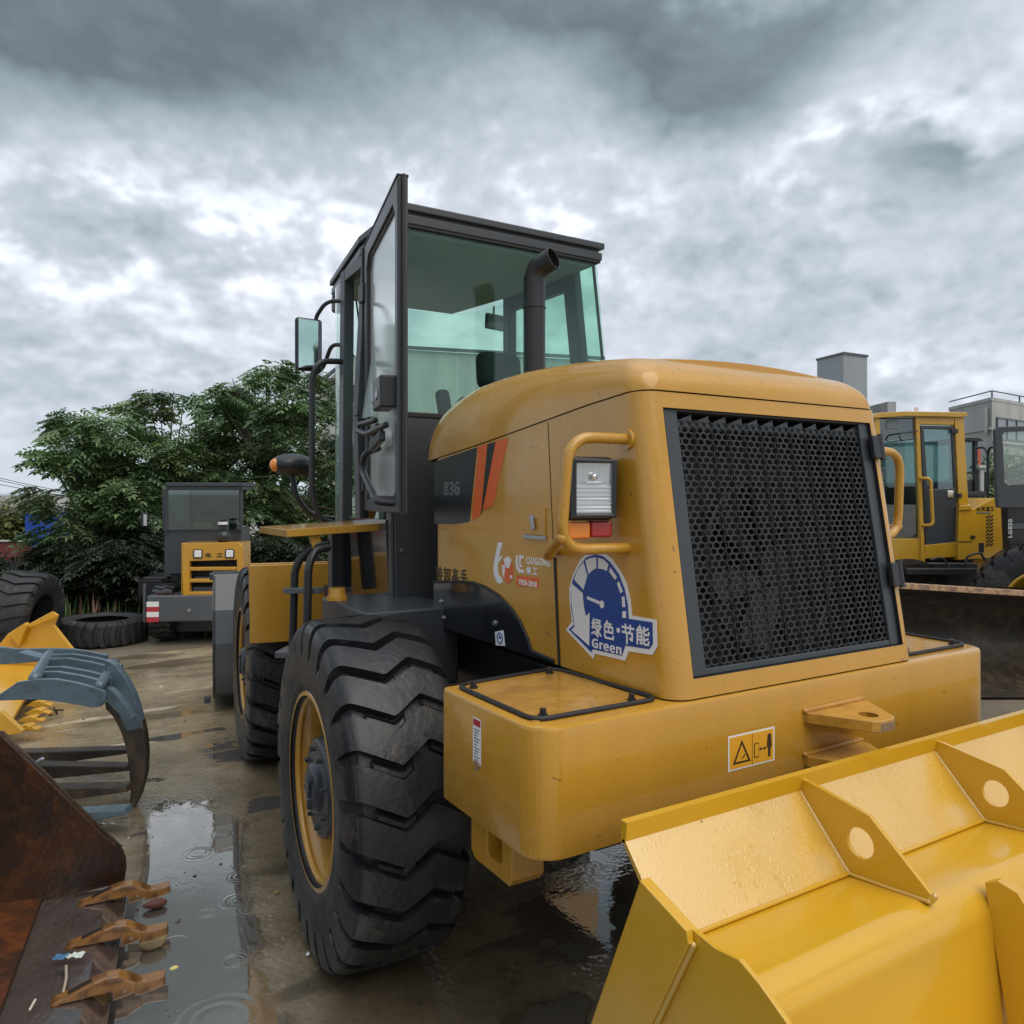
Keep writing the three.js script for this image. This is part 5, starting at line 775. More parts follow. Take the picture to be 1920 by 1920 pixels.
// yellow toothed bucket beyond the grapple
{
  const d = 6.4, { g, L } = facing('toothed_bucket', 'yellow toothed bucket half hidden behind the blue grapple', 'bucket', 60, d);
  const Z = (dd) => d - dd;
  mk('far_side_plate', face2(L, [[-60, 1230], [0, 1206], [15, 1188], [46, 1168], [52, 1174], [98, 1148], [107, 1154], [100, 1172], [136, 1218], [150, 1250], [120, 1268], [-60, 1268]], Z(7.3) - 0.02, Z(7.3) + 0.02, { bevel: 0.006 }), M.yellowL, g);
  mk('side_cutter', [face2(L, [[50, 1172], [98, 1146], [108, 1154], [99, 1160], [54, 1177]], Z(7.22), Z(7.28) + 0.05, { bevel: 0.005 }), face2(L, [[15, 1190], [46, 1168], [50, 1174], [34, 1212], [24, 1200]], Z(7.25) - 0.02, Z(7.25) + 0.04, { bevel: 0.005 })], M.yellowL, g);
  mk('floor_plate', [plate([L(-80, 1248, Z(7.25)), L(70, 1256, Z(7.25)), L(46, 1318, Z(6.3)), L(18, 1362, Z(5.7)), L(-90, 1362, Z(5.7))], 0.03, { bevel: 0.004 })], M.yellowL, g);
  mk('near_side_plate', face2(L, [[-90, 1330], [0, 1333], [6, 1338], [42, 1370], [40, 1375], [10, 1380], [-90, 1384]], Z(5.62) - 0.02, Z(5.62) + 0.02, { bevel: 0.006 }), M.yellowL, g);
  for (const [x, y, dd] of [[95, 1322, 6.42], [80, 1312, 6.75], [92, 1337, 6.2], [79, 1351, 5.95], [71, 1367, 5.7]]) {
    const t = part('tooth', g), Zd = Z(dd);
    mk('adapter', face2(L, [[x - 48, y + 2], [x - 34, y - 6], [x - 22, y - 8], [x - 14, y - 5], [x - 14, y + 2], [x - 30, y + 5]], Zd - 0.04, Zd + 0.04, { bevel: 0.006 }), M.yellowL, t);
    mk('tip', face2(L, [[x - 15, y - 4], [x - 6, y - 2], [x, y], [x, y + 3], [x - 15, y + 3]], Zd - 0.03, Zd + 0.03, { bevel: 0.006 }), M.yellowL, t);
  }
  mk('edge_wear', [face2(L, [[46, 1310], [72, 1308], [64, 1314], [50, 1316]], Z(6.7) - 0.05, Z(6.7) + 0.05, { bevel: 0.004 }), face2(L, [[60, 1345], [74, 1342], [66, 1350]], Z(6.0) - 0.05, Z(6.0) + 0.05, { bevel: 0.004 })], M.rust, g);
  const p = at(100, 1336, { y: 0.01 });
  tag(mk('rusty_scrap', [0, 1, 2, 3].map((k) => tf(new THREE.TorusGeometry(0.035 - k * 0.004, 0.008, 6, 14), [p.x + (k - 1.5) * 0.03, 0.012 + 0.006 * k, p.z + (k % 2) * 0.03], [1.4, k, 0.3]))
    , M.rust), 'small heap of rusty scrap rings lying before the teeth of the yellow bucket', 'scrap');
}
// worn tyres by the trees
{
  const d = 8.7, { g } = facing('old_tyre', 'worn grey tyre standing on its tread under the trees at the left edge', 'tyre', 62, d, undefined);
  const geo = clean(tyreGeo(0.50, 0.44, { lugs: 22, ns: 40, depth: 0.022, bead: 0.27, zig: [[-1, 0], [0, 0.5], [1, 0]] }));
  const t = mk('casing', geo, M.oldTyre, g); t.rotation.set(0, 0.08, -0.14, 'YXZ'); t.position.set(-0.1, 0.44, 0);
  const b = facing('old_tyre', 'worn tyre lying flat on the ground left of the black and yellow loader', 'tyre', 193, 9.55);
  const c = mk('casing', clean(tyreGeo(0.505, 0.30, { lugs: 26, ns: 40, depth: 0.022, bead: 0.29, land: 0.6, zig: [[-1, 0.3], [-0.2, 0], [0.2, 0], [1, 0.3]] })), M.oldTyre, b.g); c.rotation.set(0, 0, Math.PI / 2 - 0.02); c.position.y = 0.15;
}
// small black and yellow loader in the background
{
  const d = 9.3, { g, L } = facing('compact_loader', 'small black and yellow loader under the trees, its slatted yellow rear towards the viewer', 'wheel loader', 395, d, undefined, 0.09);
  const B = (x0, y0, x1, y1, zf, zb, r) => box2(L, x0, y0, x1, y1, zf, zb, r);
  mk('counterweight', [B(279, 1116, 512, 1165, 0.0, -0.5, 0.02)], M.greyPaint, g);
  mk('jack_point', tf(cyl(0.022, 0.02, [0, 0, 0], 'z'), L(356, 1144, 0.004)), M.steel, g);
  const hz = part('hazard_board', g);
  for (let k = 0; k < 4; k++) mk('stripe', B(279, 1127 + k * 9.5, 301, 1127 + (k + 1) * 9.5, 0.006, 0.001, 0), k % 2 ? M.signRed : M.white, hz);
  const hood = part('rear_hood', g);
  const sl = (pts, zf, zb) => face2(L, pts, zf, zb, { bevel: 0.006 });
  mk('hood_shell', [sl([[343, 1028], [348, 1019], [445, 1017], [454, 1024], [455, 1112], [443, 1112], [443, 1050], [357, 1052], [357, 1116], [345, 1117]], -0.02, -0.12), B(343, 1021, 346, 1117, -0.10, -0.5, 0.01), B(452, 1021, 455, 1112, -0.10, -0.5, 0.01), B(343, 1018, 455, 1023, -0.10, -0.5, 0.01)], M.yellowB, hood);
  for (const y of [1067, 1089, 1113]) mk('slat', B(357, y - 4, 443, y + 3, -0.03, -0.08, 0.01), M.yellowB, hood);
  mk('core', [B(350, 1040, 450, 1115, -0.25, -0.6, 0)], M.rubberSeal, hood); mk('radiator_pipe', [B(367, 1081, 422, 1087, -0.12, -0.16, 0.01), B(364, 1100, 425, 1112, -0.12, -0.2, 0.01)], M.greyPaint, hood);
  for (const x of [371, 429]) { const lp = part('rear_lamp', g); mk('bezel', B(x - 8.5, 1030, x + 8.5, 1047, 0.0, -0.04, 0.012), M.black, lp); mk('lens', B(x - 6.5, 1032, x + 6.5, 1045, 0.008, -0.01, 0.01), M.white, lp); }
  const cs = 9.3 / F;
  const dg = L(384, 1037, -0.014), wg = L(406, 1037, -0.014);
  mk('maker_sign', [glyph('dragon', dg[0], dg[1], 12 * cs, 8 * cs, 0.008, 0.003), glyph('work', wg[0], wg[1], 11 * cs, 8 * cs, 0.009, 0.003)].flat(9).map((q) => q.translate(0, 0, -0.018)), M.ink, g);
  const cab = part('cab', g);
  mk('cab_roof', [B(318, 905, 460, 912, -0.35, -0.95, 0.01), B(320, 911, 458, 919, -0.38, -0.92, 0.01)], M.slate, cab);
  mk('cab_body', [B(318, 992, 458, 1076, -0.45, -0.9, 0.01), B(318, 917, 323, 996, -0.4, -0.46, 0.01), B(453, 917, 458, 996, -0.4, -0.46, 0.01), B(320, 917, 325, 996, -0.86, -0.92, 0.01), B(450, 917, 455, 996, -0.86, -0.92, 0.01), B(318, 1076, 345, 1090, -0.6, -0.9, 0.01)], M.slate, cab);
  mk('rear_window', B(323, 919, 453, 993, -0.41, -0.418, 0), M.glassDark, cab); mk('windscreen', B(326, 919, 449, 993, -0.89, -0.90, 0), M.glassDark, cab);
  mk('cab_seat', B(372, 980, 402, 1000, -0.6, -0.8, 0.03), M.yellowB, cab);
  const air = part('air_cleaner', g);
  mk('bowl', tf(new THREE.SphereGeometry(13.5 * cs, 24, 16), L(421, 1007, -0.18)), M.black, air); mk('cap', [tf(cyl(8 * cs, 12 * cs, [0, 0, 0]), L(420, 990, -0.18))], M.black, air); mk('clear_band', tf(cyl(9 * cs, 5 * cs, [0, 0, 0]), L(420, 981, -0.18)), M.white, air); mk('lid', tf(cyl(7 * cs, 4 * cs, [0, 0, 0]), L(420, 976, -0.18)), M.black, air);
  const mi = part('wing_mirror', g); mk('mirror_shell', B(287, 961, 299, 987, -1.3, -1.33, 0.01), M.black, mi); mk('mirror_glass', B(292, 964, 298, 985, -1.285, -1.297, 0), M.mirror, mi); mk('mirror_arm', tube([L(293, 972, -1.32), L(310, 968, -1.4), L(320, 972, -1.4)], 0.012, 0.02, 6), M.black, mi);
  for (const x of [300, 486]) { mk('fender', [B(x - 20, 1081, x + 24, 1086, -0.5, -1.3, 0.01), B(x - 18, 1086, x + 24, 1117, -1.28, -1.3, 0.01)], M.black, g); }
  mk('light_bar', B(298, 1109, 326, 1116, -0.05, -0.12, 0.008), M.rust, g); mk('marker_post', B(274, 1094, 279, 1165, -0.1, -0.13, 0.006), M.greyPaint, g);
  for (const [x, z] of [[324, -0.42], [478, -0.42], [324, -1.9], [478, -1.9]]) { const w = wheel(g, [L(x, 1150, z)[0] * 1, 0.36, z], 0, x > 400, TYRE_FAR, 0, { rim: M.yellowB }); w.scale.set(0.62, 0.53, 0.53); w.position.y = 0.675 * 0.53; }
  mk('undercarriage', [B(330, 1150, 465, 1185, -0.3, -2.6, 0.02)], M.black, g);
}
// dark bucket close behind the loader on the right
{
  const d = 7.2, { g, L } = facing('worn_bucket', 'huge dark worn bucket with a rusty lip behind the loader on the right', 'bucket', 1830, d);
  const back = [[0, 0.94], [-0.30, 0.80], [-0.50, 0.58], [-0.55, 0.36], [-0.40, 0.15], [-0.1, 0.04], [0.35, 0.02]], bk2 = new THREE.CatmullRomCurve3(back.map(([z, y]) => V(z, y, 0))).getSpacedPoints(26).map((p) => [p.x, p.y]), in2 = bk2.map(([z, y]) => [z - 0.03, y - 0.01]).reverse(), w0 = L(1600, 1100)[0], w1 = L(2080, 1100)[0];
  mk('shell', prismX([...bk2, ...in2], w0, w1, { bevel: 0, smooth: true }), M.darkSteel, g);
  const lip = (x) => 1.784 - (mix(1093, 1106, (x - 1708) / 212) - 928) / F * d;
  const a = L(1600, 1100)[0], b = L(2080, 1100)[0];
  mk('rusty_lip', [bar([a, lip(1600) - 0.03, 0.01], [b, lip(2080) - 0.03, 0.01], 0.06, 0.055, 0.008)], M.lipRust, g);
  for (const x of [w0, w1]) mk('side_plate', prismX([...bk2, [0.30, 0.05], [0.18, 0.55]], x - 0.015, x + 0.015, { bevel: 0 }), M.darkSteel, g);
}
// yellow machine with a tall cab behind it
{
  const d = 9.2, { g, L, s } = facing('yellow_roller', 'yellow machine with a tall glazed cab and louvred engine side in the right background', 'construction machine', 1750, d);
  const B = (x0, y0, x1, y1, zf, zb, r) => box2(L, x0, y0, x1, y1, zf, zb, r), P = (pts, zf, zb, o) => face2(L, pts, zf, zb, { bevel: 0.006, ...o });
  const cab = part('cab', g);
  mk('cab_roof', P([[1625, 784], [1645, 774], [1700, 771], [1812, 773], [1816, 780], [1800, 782], [1700, 780], [1640, 784]], 0.04, -1.15), M.yellowC, cab);
  mk('lifting_eye', tf(new THREE.TorusGeometry(0.018, 0.006, 8, 20), L(1718, 767, -0.4)), M.yellowC, cab);
  mk('cab_frame', [P([[1717, 782], [1725, 782], [1725, 1056], [1731, 1056], [1736, 1056], [1728, 796]].slice(0, 3).concat([[1736, 1056], [1728, 1056]]), 0.01, -0.06), P([[1724, 782], [1790, 782], [1789, 797], [1725, 796]], 0.005, -0.05), P([[1790, 782], [1807, 782], [1816, 946], [1798, 946]], 0.01, -0.08), P([[1790, 782], [1807, 782], [1816, 946], [1798, 946]], -1.08, -1.16), P([[1640, 784], [1650, 784], [1655, 1050], [1640, 1050]], 0.01, -0.06), P([[1640, 784], [1650, 784], [1655, 1050], [1640, 1050]], -1.08, -1.16)], M.yellowC, cab);
  mk('cab_base', [P([[1640, 1010], [1731, 1010], [1731, 1052], [1640, 1052]], 0.0, -1.1), P([[1734, 1022], [1796, 1016], [1796, 1044], [1734, 1048]], 0.0, -1.1)], M.yellowC, cab);
  mk('side_window', [P([[1650, 786], [1717, 786], [1727, 1008], [1655, 1008]], -0.03, -0.038, { bevel: 0 }), P([[1650, 786], [1800, 786], [1806, 940], [1655, 1008]], -1.10, -1.108, { bevel: 0 })], M.glassDark, cab);
  mk('cab_lining', [P([[1650, 784], [1717, 784], [1719, 820], [1652, 826]], -0.06, -0.10), P([[1645, 905], [1800, 905], [1800, 1012], [1650, 1012]], -0.75, -1.0)], M.black, cab);
  mk('roof_speaker', B(1662, 787, 1686, 804, -0.02, -0.05, 0.006), M.decalGrey, cab);
  const door = part('cab_door', g);
  mk('door_frame', P([[1726, 798], [1788, 799], [1797, 1018], [1736, 1024]], -0.005, -0.04, { holes: [{ pts: [[1731, 804], [1739, 918], [1788, 915], [1783, 806]].map(([x, y]) => L(x, y, -0.02).slice(0, 2)) }] }), M.slate, door);
  mk('door_window', P([[1728, 802], [1736, 920], [1793, 917], [1787, 804]], -0.02, -0.028, { bevel: 0 }), M.glassDark, door);
  mk('door_lock', B(1777, 920, 1788, 933, 0.012, -0.01, 0.004), M.chrome, door);
  mk('door_hinge', [B(1785, 804, 1797, 812, 0.03, 0.0, 0.004), B(1796, 925, 1804, 933, 0.03, 0.0, 0.004)], M.black, door);
  mk('grab_rail', tube([L(1727, 897, 0.02), L(1741, 897, 0.07), L(1745, 903, 0.07), L(1749, 980, 0.07), L(1745, 985, 0.07), L(1732, 985, 0.02)], 0.020, 0.05, 10), M.yellowC, g);
  mk('mirror', [tube([L(1720, 808, 0.03), L(1690, 812, 0.12), L(1686, 820, 0.14), L(1690, 826, 0.12), L(1718, 822, 0.03)], 0.008, 0.02, 6)], M.black, g);
  mk('rear_fender', [P([[1798, 947], [1820, 946], [1824, 955], [1862, 934], [1888, 934], [1893, 1036], [1862, 1046], [1796, 1050]], 0.05, -1.15), P([[1800, 947], [1820, 947], [1822, 956], [1798, 957]], 0.07, 0.03)], M.yellowC, g);
  mk('hood_band', P([[1882, 934], [1896, 936], [1900, 1036], [1893, 1036]], 0.056, -0.3), M.slate, g);
  const txt = (n, x, k) => { const q = L(x, 950, 0.05); return glyph(n, q[0], q[1], 6.6 * s, 8 * s, 0.007, 0.002).map((e) => e.translate(0, 0, 0.052)); };
  mk('maker_sign', [txt('hill', 1831), txt('river', 1840), txt('heavy', 1849), txt('work', 1857)], M.ink, g);
  mk('fine_print', B(1832, 960, 1858, 962, 0.056, 0.05, 0), M.decalGrey, g);
  const lo = part('louvre', g); for (let k = 0; k < 9; k++) for (const c of [0, 1]) mk('slot', P([[1849 + c * 7, 969 + k * 6.6], [1855 + c * 7, 965 + k * 6.6], [1855.6 + c * 7, 968 + k * 6.6], [1849.6 + c * 7, 972 + k * 6.6]], 0.054, 0.045, { bevel: 0 }), M.rubberSeal, lo);
  mk('panel_line', [B(1797, 1015, 1822, 1016.5, 0.054, 0.05, 0), B(1821, 1004, 1829, 1010, 0.062, 0.05, 0.003), B(1836, 1018, 1845, 1036, 0.056, 0.05, 0)], M.rubberSeal, g);
  mk('guard_hoop', [tube([L(1810, 1058, 0.15), L(1813, 1043, 0.15), L(1838, 1035, 0.15), L(1847, 1050, 0.15)], 0.014, 0.05, 8), tube([L(1745, 1050, 0.15), L(1765, 1044, 0.15), L(1776, 1056, 0.15), L(1777, 1075, 0.15)], 0.014, 0.05, 8)], M.black, g);
  mk('chassis', [B(1640, 1055, 1835, 1140, 0.05, -1.1, 0.02), B(1700, 1066, 1832, 1078, 0.2, -0.2, 0.01)], M.black, g);
  mk('drum', cyl(0.52, 1.1, [L(1700, 1100)[0], 0.52, -0.5], 'z', 0.52, 40), M.darkSteel, g);
}
// black and yellow loader cut by the right edge
{
  const d = 8.2, { g, L, s } = facing('parked_loader', 'loader with black body and open black framed door at the right edge', 'wheel loader', 1960, d);
  const B = (x0, y0, x1, y1, zf, zb, r) => box2(L, x0, y0, x1, y1, zf, zb, r), P = (pts, zf, zb, o) => face2(L, pts, zf, zb, { bevel: 0.006, ...o });
  mk('engine_hood', [P([[1888, 936], [1900, 926], [1925, 920], [2060, 916], [2060, 951], [1889, 951]], -0.2, -0.42, { bevel: 0.03 })], M.yellowC, g);
  mk('body', [P([[1889, 951], [2060, 951], [2060, 1050], [1893, 1034]], -0.22, -0.34)], M.black, g);
  mk('body_stripe', P([[1893, 982], [2060, 978], [2060, 988], [1895, 992]], -0.21, -0.222, { bevel: 0 }), M.greyPaint, g);
  const q = L(1896, 1008, -0.21); mk('model_number', tf(text('LG855', 0, 0, 0.20, 0.042, 0.002), [q[0] + 0.008, q[1], -0.208], [0, 0, Math.PI / 2]), M.white, g);
  const w = wheel(g, [L(1950, 1130, 0)[0], 0.675, 0.0], 1.15, false, TYRE, 0.2, { rim: M.yellowC }); w.scale.setScalar(0.97); w.position.y = 0.655;
  const w2 = wheel(g, [L(2040, 1130, 0)[0], 0.655, -1.7], 1.15, true, TYRE_FAR, 0.2, { rim: M.yellowC });
  const dr = part('cab_door', g);
  mk('door_frame', P([[1866, 806], [1872, 800], [2010, 796], [2010, 952], [1872, 952], [1870, 938]], 0.25, 0.20, { holes: [{ pts: [[1875, 816], [1881, 809], [2000, 804], [2000, 905], [1886, 911], [1879, 906]].map(([x, y]) => L(x, y, 0.22).slice(0, 2)) }] }), M.slate, dr);
  mk('door_window', P([[1873, 806], [2002, 802], [2002, 908], [1878, 913]], 0.228, 0.222, { bevel: 0 }), M.glassFar, dr);
  const mr = part('wing_mirror', g); mk('mirror_shell', B(1876, 838, 1884, 880, 0.05, 0.0, 0.02), M.greyPaint, mr);
  mk('mirror_arm', [tube([L(1868, 840, 0.2), L(1856, 838, 0.15), L(1852, 850, 0.1), L(1852, 930, 0.1)], 0.013, 0.05, 8), tube([L(1830, 840, 0.0), L(1846, 838, 0.05), L(1851, 850, 0.1)], 0.013, 0.05, 8)], M.black, mr);
}
// dark machine farther back
{
  const d = 15, { g, L } = facing('dark_machine', 'dark cabbed machine far behind, seen between the yellow cab and the black door', 'construction machine', 1825, d);
  const B = (x0, y0, x1, y1, zf, zb, r) => box2(L, x0, y0, x1, y1, zf, zb, r);
  mk('cab_roof', [face2(L, [[1800, 820], [1836, 820], [1845, 826], [1834, 828], [1800, 824]], 0.2, -1.2, { bevel: 0.01 })], M.black, g);
  mk('cab_frame', [B(1800, 824, 1806, 925, 0.1, 0, 0.01), B(1828, 826, 1834, 925, 0.1, 0, 0.01), B(1800, 884, 1852, 888, 0.1, -0.2, 0.01), B(1800, 900, 1840, 960, 0.05, -1.2, 0.03), B(1848, 886, 1852, 930, 0.1, 0.05, 0.01), B(1812, 922, 1852, 930, 0.3, -0.2, 0.01)], M.black, g);
  mk('cab_window', B(1806, 828, 1828, 886, 0.05, 0.03, 0), M.glassDark, g);
  mk('cover', [B(1836, 872, 1850, 878, 0.2, -0.2, 0.01), B(1838, 880, 1846, 922, 0.15, 0, 0.02)], M.whiteWall, g);
  mk('chassis', B(1780, 940, 1850, 1100, 0, -1.2, 0.02), M.black, g);
}

// ------------------------------------------------------------------ buildings, walls, poles
{
  // grey works hall on the right: its nearest corner stands at pixel 1860
  const c = at(1860, 928, { d: 34 }).setY(0), l = at(1780, 928, { d: 38 }).setY(0), r = at(2040, 928, { d: 41 }).setY(0), H = 1.784 + 177 / F * 34, g = thing('factory_building', 'pale grey works hall with a band of windows at the right edge', 'building');
  const bk = l.clone().add(r).sub(c);
  const foot = [[c.x, c.z], [l.x, l.z], [bk.x, bk.z], [r.x, r.z]];
  mk('wall', prismY(foot, 0, H, { bevel: 0 }), M.concreteWall, g);
  const grow = (k) => { const m = c.clone().add(bk).multiplyScalar(0.5); return foot.map(([x, z]) => [m.x + (x - m.x) * k, m.z + (z - m.z) * k]); };
  mk('parapet', prismY(grow(1.012), H, H + 0.14, { bevel: 0 }), M.concreteWall, g);
  mk('roof_rail', [c, r, l].length ? [tube([l.clone().setY(H + 0.42), c.clone().setY(H + 0.42), r.clone().setY(H + 0.42)], 0.03, 0, 6), ...[0, 0.25, 0.5, 0.75, 1].map((t) => bar(c.clone().lerp(r, t).setY(H + 0.1), c.clone().lerp(r, t).setY(H + 0.42), 0.05, 0.05, 0))] : [], M.greyPaint, g);
  const ur = r.clone().sub(c).normalize(), nr = V(ur.z, 0, -ur.x); if (nr.dot(c.clone().sub(EYE)) > 0) nr.negate();
  const onR = (geo) => geo.applyMatrix4(new THREE.Matrix4().makeBasis(ur, V(0, 1, 0), ur.clone().cross(V(0, 1, 0))).setPosition(c)), zf = ur.clone().cross(V(0, 1, 0)).dot(nr) > 0 ? 1 : -1;
  for (let k = 0; k < 6; k++) { const w = part('window', g), x = 0.42 + k * 1.02, y = H - 1.18; mk('pane', onR(bx(0.96, 0.86, 0.02, [x + 0.48, y, zf * 0.03], [0, 0, 0], 0)), phy({ color: C(0.20, 0.24, 0.26), roughness: 0.08 }), w); mk('frame', [onR(bx(0.06, 0.98, 0.08, [x, y, zf * 0.04], [0, 0, 0], 0)), onR(bx(0.96, 0.06, 0.08, [x + 0.48, y + 0.46, zf * 0.04], [0, 0, 0], 0)), onR(bx(0.96, 0.06, 0.08, [x + 0.48, y - 0.46, zf * 0.04], [0, 0, 0], 0))], M.greyPaint, w); }
  for (let k = 0; k < 6; k++) { const x = 0.42 + k * 1.02; mk('window', onR(bx(0.8, 0.8, 0.02, [x + 0.48, H - 3.4, zf * 0.03], [0, 0, 0], 0)), phy({ color: C(0.24, 0.28, 0.30), roughness: 0.08 }), g); }
  mk('ledge', onR(bx(9, 0.12, 0.12, [4.5, H - 1.78, zf * 0.06], [0, 0, 0], 0)), M.concreteWall, g);
  const ul = l.clone().sub(c).normalize(), dp = c.clone().addScaledVector(ul, 0.3), nl = V(ul.z, 0, -ul.x); if (nl.dot(c.clone().sub(EYE)) > 0) nl.negate();
  dp.addScaledVector(nl, 0.09); mk('drain_pipe', [tube([dp.clone().setY(H - 1.35), dp.clone().setY(H - 0.35)], 0.09, 0, 10)], M.whiteWall, g);
  mk('ledge', [bar(c.clone().setY(H - 1.2).addScaledVector(nl, 0.05), l.clone().setY(H - 1.2).addScaledVector(nl, 0.05), 0.1, 0.1, 0)], M.concreteWall, g);
  // red banner on a pole before it
  const rb = at(1832, 860, { d: 26 }); const bn = thing('red_banner', 'faded red banner standing before the grey works hall', 'banner', [rb.x, 0, rb.z], -YAW); mk('cloth', bx(0.22, 0.62, 0.02, [0, rb.y, 0], [0, 0, 0], 0), std({ color: C(0.55, 0.10, 0.07), roughness: 0.8 }), bn); mk('pole', cyl(0.03, rb.y + 0.4, [-0.12, (rb.y + 0.4) / 2, 0]), M.greyPaint, bn);
  // corrugated tower
  const t0 = at(1582, 928, { d: 46 }), tl = at(1533, 928, { d: 48.2 }), tr = at(1625, 928, { d: 47 }), tb = tl.clone().add(tr).sub(t0), TH = 1.784 + 264 / F * 46, tw = thing('corrugated_tower', 'grey corrugated metal tower rising behind the yellow hood', 'tower');
  const ribs = (a, b, n) => { const out = []; for (let k = 0; k < n; k++) out.push([mix(a.x, b.x, (k + 0.1) / n), mix(a.z, b.z, (k + 0.1) / n)], [mix(a.x, b.x, (k + 0.5) / n), mix(a.z, b.z, (k + 0.5) / n)]); return out; };
  const mid = t0.clone().add(tb).multiplyScalar(0.5), push = (p, i) => { const k = i % 2 ? 1.0 : 1.03; return [mid.x + (p[0] - mid.x) * k, mid.z + (p[1] - mid.z) * k]; };
  mk('wall', prismY([...ribs(t0, tl, 12), ...ribs(tl, tb, 12), ...ribs(tb, tr, 12), ...ribs(tr, t0, 12)].map(push), 0, TH, { bevel: 0 }), std({ color: C(0.33, 0.36, 0.38), roughness: 0.45, metalness: 0.3 }), tw);
  mk('roof', prismY([[t0.x, t0.z], [tl.x, tl.z], [tb.x, tb.z], [tr.x, tr.z]].map(([x, z]) => [mid.x + (x - mid.x) * 1.08, mid.z + (z - mid.z) * 1.08]), TH, TH + 0.12, { bevel: 0 }), M.greyPaint, tw);
  const sb = at(1650, 928, { d: 48 }), sh = thing('plant_building', 'narrow pale block far behind, between the yellow hood and the yellow cab', 'building', [sb.x, 0, sb.z], -YAW); mk('wall', [bx(0.5, 7.3, 3, [0, 3.65, 0], [0, 0, 0], 0), bx(0.5, 6.6, 3, [0.42, 3.3, 0.2], [0, 0, 0], 0)], M.concreteWall, sh);
  // white hall behind the trees and the cab
  const wd = 27, a = facing('white_hall', 'white hall with a low gable behind the trees and the loader cab', 'building', 860, wd), top = 1.784 + 262 / F * wd;
  const x0 = a.L(596, 700)[0], x1 = a.L(1128, 700)[0];
  mk('wall', prismZ([[x0, 0], [x1, 0], [x1, top - 0.2], [a.L(700, 665)[0], top + 0.25], [a.L(664, 672)[0], top - 0.05], [x0, top - 1.15]], -8, 0, { bevel: 0 }), M.whiteWall, a.g);
  mk('roof_edge', [bar([x0 - 0.15, top - 1.12, 0.04], [a.L(664, 672)[0], top + 0.02, 0.04], 0.16, 0.1, 0), bar([a.L(700, 665)[0], top + 0.32, 0.04], [x1 + 0.1, top - 0.12, 0.04], 0.16, 0.1, 0)], M.greyPaint, a.g);
  const fl = facing('flood_light', 'small dark floodlight on the gable of the white hall', 'floodlight', 622, 26.8); mk('lamp_body', [bx(0.28, 0.2, 0.2, fl.L(624, 716), [0.5, 0.4, 0], 0.03), bar(fl.L(628, 720), fl.L(634, 728, -0.2), 0.06, 0.06, 0)], M.black, fl.g);
  // low brick wall, blue tank, pole, wires on the left
  const bw = facing('brick_wall', 'low red brick wall at the left edge beneath the pale green tree', 'wall', 0, 17), bx1 = bw.L(46, 1020)[0];
  mk('wall_body', bb([-4, 0, -0.24], [bx1, bw.L(0, 1016)[1], 0], 0), std({ color: C(0.19, 0.045, 0.035), map: T.dirt, roughness: 0.8 }), bw.g); mk('coping', bb([-4, bw.L(0, 1016)[1], -0.28], [bx1 + 0.03, bw.L(0, 1014)[1], 0.03], 0.004), M.concreteWall, bw.g);
  const bt = facing('blue_cabin', 'bright blue cabin glimpsed behind the left trees', 'cabin', 56, 23); mk('cabin_wall', box2(bt.L, 47, 962, 72, 1060, 0, -2, 0), phy({ color: C(0.01, 0.07, 0.42), roughness: 0.5 }), bt.g); mk('cabin_roof', box2(bt.L, 46, 961, 73, 963, 0.05, -2.05, 0), M.greyPaint, bt.g);
  const up = facing('utility_pole', 'thin distant power pole with one cross arm at the left edge', 'utility pole', 16, 60); mk('pole', cyl(0.09, up.L(16, 938)[1], [0, up.L(16, 938)[1] / 2, 0]), M.darkSteel, up.g); mk('cross_arm', bx(1.1, 0.09, 0.09, [0, up.L(16, 941)[1], 0.12], [0, 0, 0], 0), M.darkSteel, up.g);
  const wire = (pts, label) => tag(mk('power_line', tube(pts.map(([x, y, d]) => at(x, y, { d })), 0.011, 0, 5, false), M.black), label, 'power line', 'power lines across the left sky');
  const sag = (a, b, s) => Array.from({ length: 9 }, (_, k) => { const t = k / 8; return [mix(a[0], b[0], t), mix(a[1], b[1], t) + s * 4 * t * (1 - t), mix(a[2], b[2], t)]; });
  wire(sag([-60, 882, 26], [140, 925, 30], 2), 'uppermost thin power line at the far left, crossing behind the tree top'); wire(sag([-60, 886, 26], [140, 929, 30], 2), 'middle thin power line at the far left, just under the uppermost one'); wire(sag([-60, 896, 26], [140, 932, 30], 2), 'lowest thin power line at the far left');
  wire(sag([292, 766, 22], [328, 788, 22], 0.5), 'slanting wire seen in the sky gap between the two big trees'); wire(sag([288, 788, 22], [330, 789, 22], 0.4), 'level wire seen in the sky gap between the two big trees');
}

